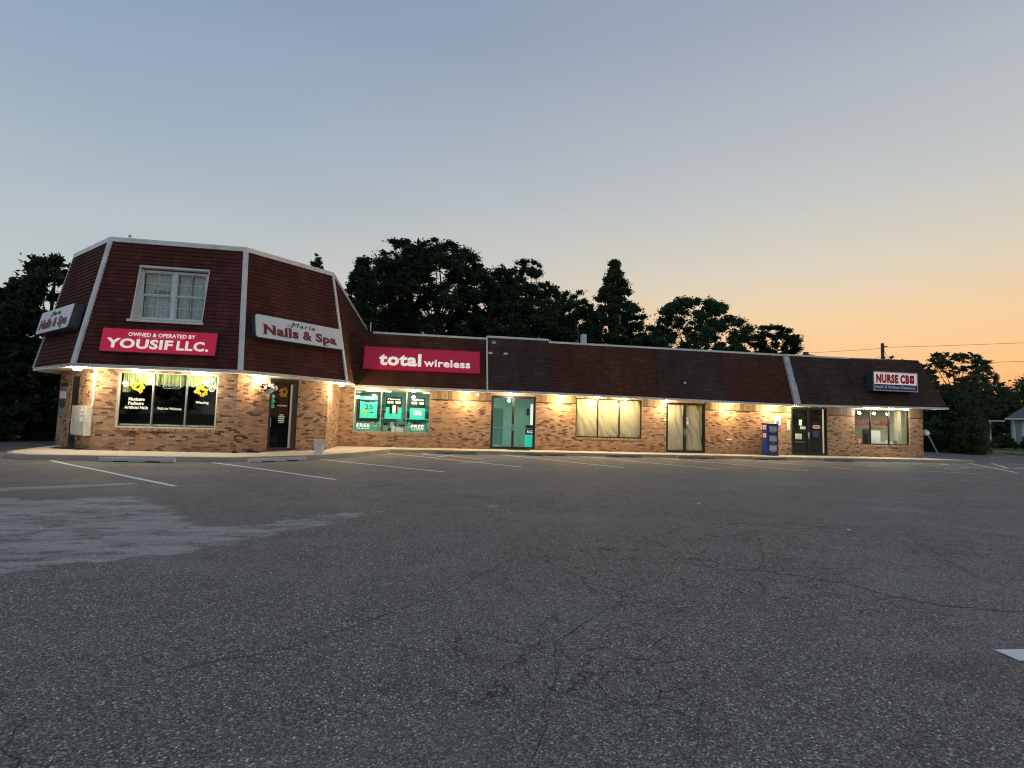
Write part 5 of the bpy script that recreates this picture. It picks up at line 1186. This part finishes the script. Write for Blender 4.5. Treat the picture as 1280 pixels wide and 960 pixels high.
# wheel stops
def stop(c, ang, L, label, m='oldstop'):
    F = Matrix.Translation((c[0], c[1], LOT + .008)) @ Matrix.Rotation(ang, 4, 'Z') @ frame((-L / 2, 0, 0), (0, 1, 0), (0, 0, 1)).to_3x3().to_4x4()
    F = Matrix.Translation((c[0], c[1], LOT + .008)) @ Matrix.Rotation(ang, 4, 'Z')
    t = thing('wheel_stop', label, 'wheel stop', (c[0], c[1], LOT), 'concrete wheel stops along the kerb')
    w0, w1, h = .09, .055, .115; P = []
    for s in (-L / 2, L / 2):
        e = .03 * (1 if s < 0 else -1)
        P += [(s, -w0, 0), (s, w0, 0), (s + e, w1, h), (s + e, -w1, h)]
    MB().add(F, P, [(0, 1, 2, 3), (7, 6, 5, 4), (0, 4, 5, 1), (1, 5, 6, 2), (2, 6, 7, 3), (3, 7, 4, 0)]).build('stop_block', M[m], t, bevel=.012)
    for s in (-L * .3, L * .3): MB().cyl(F, (s, 0), .018, h - .002, h + .012, seg=8).build('anchor_pin', M['pole'], t)
    for s in (-L * .3, L * .12): MB().box(F, (s, -w0 - .001, .0), (s + L * .2, -w0 + .02, .028)).build('drain_slot', M['crack'], t)
stop((-8.12, 17.10), R(1), 2.0, 'clean pale wheel stop in front of the salon window', 'stop')
stop((-4.48, 18.05), R(43), 1.95, 'pale wheel stop turned at an angle before the salon door', 'stop')
for x, lab in ((1.55, 'dark wheel stop between the teal window and the aqua doors'), (5.55, 'dark wheel stop just right of the aqua glass doors'), (9.25, 'dark wheel stop below the papered window'),
               (12.85, 'dark wheel stop below the papered doors'), (16.75, 'dark wheel stop left of the newspaper rack'), (20.5, 'dark wheel stop before the black doors')):
    stop((x, 23.36), R(random.uniform(-1.5, 1.5)), 1.8, lab)

# litter
for k, (x, y) in enumerate(((5.36, 9.6), (.2, 22.9), (1.5, 22.7), (6.4, 7.1))):
    a = random.uniform(0, 3); tag(MB().box(Matrix.Translation((x, y, zlot(x, y) + .003)) @ Matrix.Rotation(a, 4, 'Z'), (-.03, -.02, 0), (.03, .02, .012)).build('litter_scrap', M['paperwhite'], None, org=(x, y, LOT)), ('tiny white scrap on the open asphalt', 'tiny scrap near the kerb', 'second tiny scrap near the kerb', 'tiny scrap on the right side of the asphalt', 'tiny scrap in the near foreground')[k], 'litter')

# far lawn, rising gently, with a kerb
LP = [(44, 30), (47.5, 35.5), (52, 41), (53.0, 50), (54, 62)]
lw = MB(); P = []
for (x, y) in LP:
    for k, (d, z) in enumerate(((0, -.06), (8, .15), (22, .75), (60, 1.3), (300, 2.0))): P.append((x + d, y - d * .25 + .0, LOT + z + .10))
n = 5; lw.add(I4, P, [(i * n + k, i * n + k + 1, (i + 1) * n + k + 1, (i + 1) * n + k) for i in range(len(LP) - 1) for k in range(n - 1)])
lw.add(I4, [(44, 30, LOT + .04), (40, 22, LOT + .04), (60, 0, LOT + .3), (344, -45, LOT + 2.1), (104, 15, LOT + 1.4), (66, 24.5, LOT + .85), (52, 28, LOT + .25)], [(0, 1, 2, 3, 4, 5, 6)])
lw.build('lawn', M['lawn'], kind='structure')
far_k = MB()
for a, b in zip(LP[:-1], LP[1:]):
    F = frame((a[0] - .05, a[1], LOT), (b[0] - a[0], b[1] - a[1], 0), (0, 0, 1)); far_k.box(F, (0, -.02, -.08), (math.dist(a, b) - .01, .12, .08))
far_k.build('kerb', M['curb'], kind='structure')
# grass tufts along the far lot edge

# ------------------------------------------------------------------ trees
def leaves_mesh(name, centers, radii, per, size, m, parent, seed, flat=.6, droop=0.0):
    g = np.random.default_rng(seed); C = []
    for c, r, p in zip(centers, radii, per):
        d = g.normal(size=(p, 3)); d /= np.linalg.norm(d, axis=1)[:, None]; rad = np.minimum(np.abs(g.normal(size=p)), 1.75)[:, None] * .60 + .08
        sq = np.array([1 + .35 * g.normal(), 1 + .35 * g.normal(), 1]); C.append(np.array(c) + d * rad * np.array([r, r, r * flat]) * sq)
    C = np.concatenate(C); n = len(C)
    a = g.normal(size=(n, 3)); a[:, 2] = a[:, 2] * .6 - droop; a /= np.linalg.norm(a, axis=1)[:, None]
    b = np.cross(a, g.normal(size=(n, 3))); b /= np.linalg.norm(b, axis=1)[:, None]
    s = size * .74 * (.45 + 1.0 * g.random(n))[:, None]
    if n > 3000 and size < .3:                           # larger sprays deep inside the crown
        k = g.random(n) < .16; cen = np.repeat(np.array([tuple(c) for c in centers]), per, 0); C[k] = cen[k] + (C[k] - cen[k]) * .55; s[k] *= 2.2
    V = np.stack([C - a * s, C + b * s * .42, C + a * s, C - b * s * .42], 1).reshape(-1, 3) - np.array(parent['_o'])
    F = np.arange(4 * n).reshape(-1, 4)
    me = bpy.data.meshes.new(name); me.vertices.add(4 * n); me.loops.add(4 * n); me.polygons.add(n)
    me.vertices.foreach_set('co', V.ravel().astype(np.float32)); me.loops.foreach_set('vertex_index', F.ravel().astype(np.int32))
    me.polygons.foreach_set('loop_start', np.arange(0, 4 * n, 4, dtype=np.int32)); me.update(calc_edges=True)
    at = me.attributes.new('rnd', 'FLOAT', 'FACE'); at.data.foreach_set('value', g.random(n).astype(np.float32))
    me.materials.append(m); o = bpy.data.objects.new(name, me); COL.objects.link(o); o.parent = parent; o['_o'] = parent['_o']; return o
def tree(x, y, z0, top, rad, prof, label, seed, m='leafA', clumps=80, leaves=16000, size=.17, low=.15, cr=.85, name='tree', group='trees behind the shopping strip', spikes=8, flat=.65, depth=None):
    """prof(h) -> relative radius at relative height h of the crown"""
    clumps = int(clumps * 1.7); cr = cr * .80
    g = random.Random(seed); t = thing(name, label, 'tree', (x, y, z0), group); H = top - z0; zc = z0 + H * low
    tr = MB(); bend = [Vector((x + .12 * math.sin(i * 1.3 + seed) * i / 6 * rad * .3, y + .1 * math.cos(i * 1.7 + seed) * i / 6 * rad * .3, z0 + H * .92 * i / 7)) for i in range(8)]
    r0 = max(.10, H * .016); tr.tube(bend, r0, 8, [r0 * (1.25 - .15 * i) if i < 7 else r0 * .12 for i in range(8)]); C = []; Rr = []
    limbs = []
    for k in range(clumps):
        h = (k + g.random()) / clumps; h = h ** .9; pr = prof(h); a = g.uniform(0, 6.283); rr = rad * pr * math.sqrt(g.uniform(.15, 1)) ; e = (1 + .22 * noise.noise(Vector((math.cos(a) * 1.5, math.sin(a) * 1.5, h * 3 + seed))))
        rc = cr * (.65 + .6 * g.random()) * (.55 + .45 * pr); rr = max(0, rr * e * 1.10 - rc * .15)
        c = Vector((x + rr * math.cos(a), y + rr * math.sin(a) * (depth or 1), zc + (top - zc) * h - rc * .25)); C.append(c); Rr.append(rc)
        if k % 8 == 0: limbs.append((h, c))
    for k in range(spikes):
        a = g.uniform(0, 6.283); h = g.uniform(.72, 1.0); rr = rad * prof(h) * .85; c = Vector((x + rr * math.cos(a), y + rr * math.sin(a), zc + (top - zc) * h + g.uniform(.05, .5) * cr)); C.append(c); Rr.append(cr * .28)
    for h, c in limbs:
        zb = z0 + H * (low * .7 + (.85 - low) * h * .75); i = min(6, int(zb_i)) if (zb_i := (zb - z0) / (H * .92) * 7) < 7 else 6; f = zb_i - i; b = bend[i].lerp(bend[min(7, i + 1)], min(1, max(0, f)))
        mid = b.lerp(c, .5) + Vector((0, 0, -.06 * (c - b).length)); tr.tube([b, mid, c], r0 * .35, 5, [r0 * .38, r0 * .22, r0 * .07])
    tr.build('trunk', M['bark'], t)
    w = np.array(Rr) ** 2; w = w / w.sum() * leaves
    leaves_mesh('crown', C, Rr, np.maximum(30, w * 1.5).astype(int), size, M[m], t, seed, flat); return t
dome = lambda h: math.sqrt(max(0, 1 - (max(0, h - .35) / .68) ** 2)) * (.75 + .25 * min(1, h / .3))
cone = lambda h: max(.05, (1 - h) ** .75) * (.85 + .15 * math.sin(h * 22))
egg = lambda h: max(.12, math.sin(math.pi * min(1, (h * .85 + .18))) ** .8)
colm = lambda h: max(.15, (1 - h ** 2.5)) * (.8 + .2 * math.sin(h * 9))
bush = lambda h: math.sqrt(max(.03, 1 - h * h))
G0 = LOT
# behind the wing
tree(-4.35, 35.9, G0, 12.0, 2.0, colm, 'slim tree between the tower roof and the widest dark tree', 11, 'leafA', 90, 22000, .15, .25, .65, spikes=6)
tree(-7.9, 39.2, G0, 12.85, 1.5, egg, 'tree of which only a sparse tip shows over the tower roof', 12, 'leafC', 40, 6000, .13, .45, .55, spikes=10)
tree(.9, 42.0, G0, 15.1, 6.0, dome, 'widest and darkest tree, behind the wireless sign', 13, 'leafA', 220, 80000, .17, .22, 1.15, spikes=60)
tree(-2.1, 41.0, G0, 15.2, 2.7, dome, 'tall narrow shoulder tree at the left flank of the widest dark tree', 31, 'leafA', 80, 22000, .16, .25, .8, spikes=14)
tree(5.2, 42.6, G0, 14.0, 3.8, dome, 'dark leafy tree filling the right flank of the widest tree', 14, 'leafA', 110, 36000, .17, .20, .95, spikes=16)
tree(9.0, 46.8, G0, 16.0, 3.3, dome, 'tree with an airy rounded top right of the widest dark tree', 15, 'leafA', 100, 30000, .16, .25, .8, spikes=26)
tree(8.8, 41.8, G0, 11.4, 3.8, dome, 'lower green tree in front of the airy rounded one', 16, 'leafB', 110, 34000, .16, .15, .85, spikes=10)
tree(12.6, 47.6, G0, 13.9, 4.2, dome, 'ragged lower tree with thin shoots left of the pointed tree', 17, 'leafB', 110, 28000, .16, .2, .75, spikes=26)
tree(12.2, 41.5, G0, 10.9, 3.8, dome, 'low bushy tree behind the white roof vent', 32, 'leafA', 120, 38000, .16, .15, .8, spikes=8)
tree(15.35, 41.2, G0, 15.0, 4.3, lambda h: max(.06, (1 - h ** 1.6)) * (.92 + .08 * math.sin(h * 25)), 'tall pointed tree standing alone in the middle of the row', 18, 'leafB', 170, 52000, .16, .18, .75, spikes=24)
tree(21.9, 40.3, G0, 11.9, 4.7, dome, 'broad layered tree right of the tall pointed one', 19, 'leafB', 170, 46000, .16, .2, .8, spikes=40, flat=.7)
tree(18.4, 42.6, G0, 9.2, 2.8, dome, 'low dark tree between the pointed and the broad layered trees', 20, 'leafA', 80, 20000, .16, .15, .8)
tree(30.6, 42.0, G0, 10.6, 3.1, dome, 'small round tree at the right end of the row, above the roof step', 21, 'leafA', 110, 28000, .15, .2, .65, spikes=12)
tree(27.3, 43.4, G0, 9.2, 2.4, dome, 'thin low tree left of the small round one', 22, 'leafC', 60, 12000, .15, .2, .6, spikes=10)
# left of the tower
L_ = 'dark trees left of the tower'
tree(-18.1, 29.0, G0, 8.7, 2.3, dome, 'tallest dark tree right beside the tower at far left', 23, 'leafA', 90, 24000, .16, .08, .75, group=L_, spikes=14)
tree(-20.6, 29.6, G0, 6.9, 2.6, dome, 'lower dark tree at the left edge of the photo', 24, 'leafA', 90, 22000, .16, .05, .8, group=L_, spikes=14)
tree(-23.5, 28.5, G0, 6.9, 2.8, dome, 'dark tree cut by the left edge', 25, 'leafA', 80, 18000, .17, .05, .9, group=L_)
tree(-15.6, 33.5, G0, 6.2, 2.4, dome, 'dark tree filling the gap behind the left brick pier', 33, 'leafA', 70, 16000, .17, .03, .9, group=L_)
for k, (x, y, r, h) in enumerate(((-18.6, 26.9, 1.6, 2.6), (-21.2, 25.6, 1.8, 2.9), (-16.6, 28.9, 1.5, 2.7), (-15.0, 31, 1.4, 2.4), (-24, 24.5, 1.9, 3.0))):
    tree(x, y, G0, G0 + h, r, bush, ('round dark bush below the lower dark tree', 'dark bush at the left edge of the lot', 'dark bush left of the brick pier', 'dark bush tucked behind the brick pier', 'dark bush beyond the left edge')[k], 40 + k, 'leafA', 40, 9000, .13, .0, .6, 'bush', 'dark bushes left of the tower', 3)
# right of the building
RG = 'trees and shrubs right of the building'
tree(47.2, 40.2, G0, 8.7, 3.7, dome, 'airy tree with see-through branches right of the nurse sign', 26, 'leafC', 150, 20000, .13, .35, .55, group=RG, spikes=26, flat=.65)
tree(43.8, 43.2, G0, 8.4, 2.2, dome, 'reddish sparse tree tip just over the right end of the roof', 27, 'leafC', 36, 3200, .14, .55, .5, group=RG, spikes=8, flat=.4)
for k, (x, y, top, r, lab, m) in enumerate(((44.2, 40.6, 4.9, 2.4, 'dark shrub mass right next to the end wall', 'leafD'), (45.6, 39.2, 5.3, 2.1, 'tall dark green shrub under the airy tree', 'leafD'), (46.4, 38.6, 4.9, 1.4, 'broad green shrub right of the airy tree', 'leafD'),
                                            (45.3, 37.2, 3.3, .75, 'olive shrub just left of the pale house', 'leafC'), (42.4, 42.2, 4.2, 1.8, 'shrub half hidden by the end wall', 'leafB'))):
    tree(x, y, G0, top, r, bush, lab, 50 + k, m, 60, 15000, .15, .0, .8, 'shrub', RG, 6)
tree(43.0, 36.0, G0, 2.7, .9, lambda h: max(.08, 1 - h), 'pale drooping young conifer at the edge of the lot', 60, 'leafC', 40, 6000, .12, .0, .4, 'shrub', RG, 3)
tree(42.2, 34.4, G0, 2.2, .55, bush, 'round dark bush at the corner of the lawn', 61, 'leafB', 36, 8000, .11, .0, .45, 'bush', RG, 3)
tree(41.6, 38.3, G0, 2.6, 1.4, bush, 'low dark bush by the slanting guy wire', 62, 'leafB', 36, 8000, .13, .0, .5, 'bush', RG, 3)
for k, (x, y) in enumerate(((56.8, 43.5), (58.4, 42.2), (60.0, 40.8))):
    tree(x, y, .35, 1.45, .85, bush, ('clipped hedge bush at the left corner of the house', 'middle hedge bush under the house window', 'right hedge bush under the house window')[k], 70 + k, 'leafB', 30, 5000, .12, .0, .45, 'bush', 'hedge in front of the pale house', 2)
tree(76, 53, .9, 9.0, 4.5, dome, 'far hazy tree above the house roof at the right edge', 80, 'leafB', 60, 12000, .30, .1, 1.8, group='far trees', spikes=4)
tree(70, 57, .9, 8.3, 4.5, dome, 'far low tree behind the house roof', 81, 'leafB', 60, 12000, .30, .1, 1.8, group='far trees', spikes=4)
# a far belt of trees all round, also behind the photographer, that the windows mirror
g = np.random.default_rng(5); C = []; Rr = []
for k in range(230):
    a = g.uniform(0, 2 * math.pi); d = g.uniform(85, 120); px, py = d * math.sin(a), d * math.cos(a)
    if 0.15 < a < 1.35: d *= 1.5; px, py = d * math.sin(a), d * math.cos(a)
    top = g.uniform(5.5, 8.5) * (1.0 if abs(a - 3.14) > 1.3 else 1.6)
    for j in range(3): C.append((px + g.normal() * 2, py + g.normal() * 2, top * (.25 + .25 * j))); Rr.append(3.6 - .5 * j)
belt = thing('x', 'x', 'x', (0, 0, G0)); bo = leaves_mesh('tree_belt', C, Rr, [130] * len(C), .75, M['leafA'], belt, 9, .8); bo.parent = None; bo.location = (0, 0, G0)
bpy.data.objects.remove(belt); bo['kind'] = 'stuff'; bo['label'] = 'far-off belt of dark trees along the horizon'

# ------------------------------------------------------------------ pale house, utility pole and wires
HF = frame((60.0, 45.0, .55), (.62, -.785, 0), (0, 0, 1)); h = thing('house', 'pale single-storey house with grey roof and white windows at the right edge', 'house', HF @ Vector((0, 0, 0)))
wl_ = MB()
for s0, s1, t0, t1 in ((0, .75, 0, 2.6), (.75, 2.75, 0, .95), (.75, 2.75, 2.25, 2.6), (2.75, 5.2, 0, 2.6), (5.2, 7.0, 0, .95), (5.2, 7.0, 2.25, 2.6), (7.0, 14, 0, 2.6)): wl_.box(HF, (s0, t0, -.15), (s1, t1, 0))
wl_.box(HF, (0, 0, -8), (.15, 2.6, -.151)); wl_.box(HF, (13.85, 0, -8), (14, 2.6, -.151)); wl = wl_.build('wall', M['siding'], h)
for j in range(12): MB().box(HF, (0, .06 + j * .21, .001), (.74, .06 + j * .21 + .195, .016)).build('siding_board', M['siding'], wl)
for s0, s1 in ((.75, 2.75), (5.2, 7.0)):
    f = MB(); 
    for a, b in (((s0 - .10, .85), (s0 + .14, 2.35)), ((s1 - .14, .85), (s1 + .10, 2.35)), ((s0 + .14, .85), (s1 - .14, 1.05)), ((s0 + .14, 2.15), (s1 - .14, 2.35)), (((s0 + s1) / 2 - .08, 1.03), ((s0 + s1) / 2 + .08, 2.17))): f.box(HF, (a[0], a[1], -.08), (b[0], b[1], .03))
    w = f.build('window', M['white'], h)
    for k in (0, 1):
        a = s0 + .1 if k == 0 else (s0 + s1) / 2 + .08; MB().box(HF, (a, 1.03, -.05), (a + (s1 - s0) / 2 - .18, 2.17, -.04)).build('pane', M['glassdark'], w)
MB().box(HF, (.1, 0, -2.4), (13.8, 2.55, -2.2)).build('interior_wall', M['intdark'], h)
MB().box(HF, (0, .0, .001), (.16, 2.6, .03)).build('corner_board', M['white'], h)
rf = MB(); rf.add(HF, [(-.6, 2.62, .7), (14.6, 2.62, .7), (14.6, 4.2, -4.2), (1.2, 4.2, -4.2), (-.6, 2.62, -9.0), (14.6, 2.62, -9.0)], [(0, 1, 2, 3), (3, 2, 5, 4), (0, 3, 4), (1, 5, 2), (0, 4, 5, 1)]); rf.build('roof', M['roofgrey'], h)
MB().box(HF, (-.62, 2.50, .66), (14.62, 2.66, .74)).build('gutter', M['white'], h)
MB().box(HF, (-1.9, 2.30, -.8), (-.62, 2.42, .66)).build('porch_roof', M['white'], h)
for s in (-1.8,): MB().box(HF, (s, .0, .45), (s + .12, 2.30, .57)).build('porch_post', M['white'], h)
pt = Vector((40.88, 41.15, 9.43)); t = thing('utility_pole', 'brown wooden utility pole rising over the right part of the roof', 'utility pole', (40.88, 41.15, G0))
MB().tube([(40.88, 41.15, G0), (40.88, 41.15, 9.43)], .16, 10, [.19, .13]).build('pole', M['pole'], t); MB().box(Matrix.Translation((40.88, 41.15, 9.1)) @ Matrix.Rotation(R(-35), 4, 'Z'), (-.06, -.24, -.03), (.34, -.13, .05)).build('bracket', M['pole'], t)
def wire(a, b, sag_, label, r=.014):
    a, b = Vector(a), Vector(b); P = [a.lerp(b, i / 16) - Vector((0, 0, sag_ * 4 * (i / 16) * (1 - i / 16))) for i in range(17)]
    tag(MB().tube(P, r, 4).build('overhead_wire', M['wire'], None, org=a), label, 'wire', 'overhead wires')
wire((40.95, 41.1, 9.05), (60.5, 18.5, 8.9), .25, 'overhead wire running from the pole out to the right')
wire((40.8, 41.2, 8.95), (22, 62, 9.6), .3, 'overhead wire running from the pole to the left behind the trees')
wire((40.8, 41.2, 8.3), (62, 80, 8.6), .3, 'lower wire leaving the pole towards the far trees')
wire((47.2, 51.0, 8.6), (60.6, 36.2, 8.6), .1, 'thin separate wire at the right edge above the trees', .018)
wire((40.88, 41.15, 9.0), (38.95, 34.5, .1), .0, 'straight guy wire slanting from the pole to the lot', .018)
gd = Vector((38.95, 34.5, -.15)); gt = gd.lerp(Vector((40.88, 41.15, 9.0)), .19)
t = thing('guy_guard', 'pale plastic guard on the lower end of the guy wire', 'guy guard', gd); MB().tube([gd, gt], .045, 6).build('guard_tube', M['guard'], t)
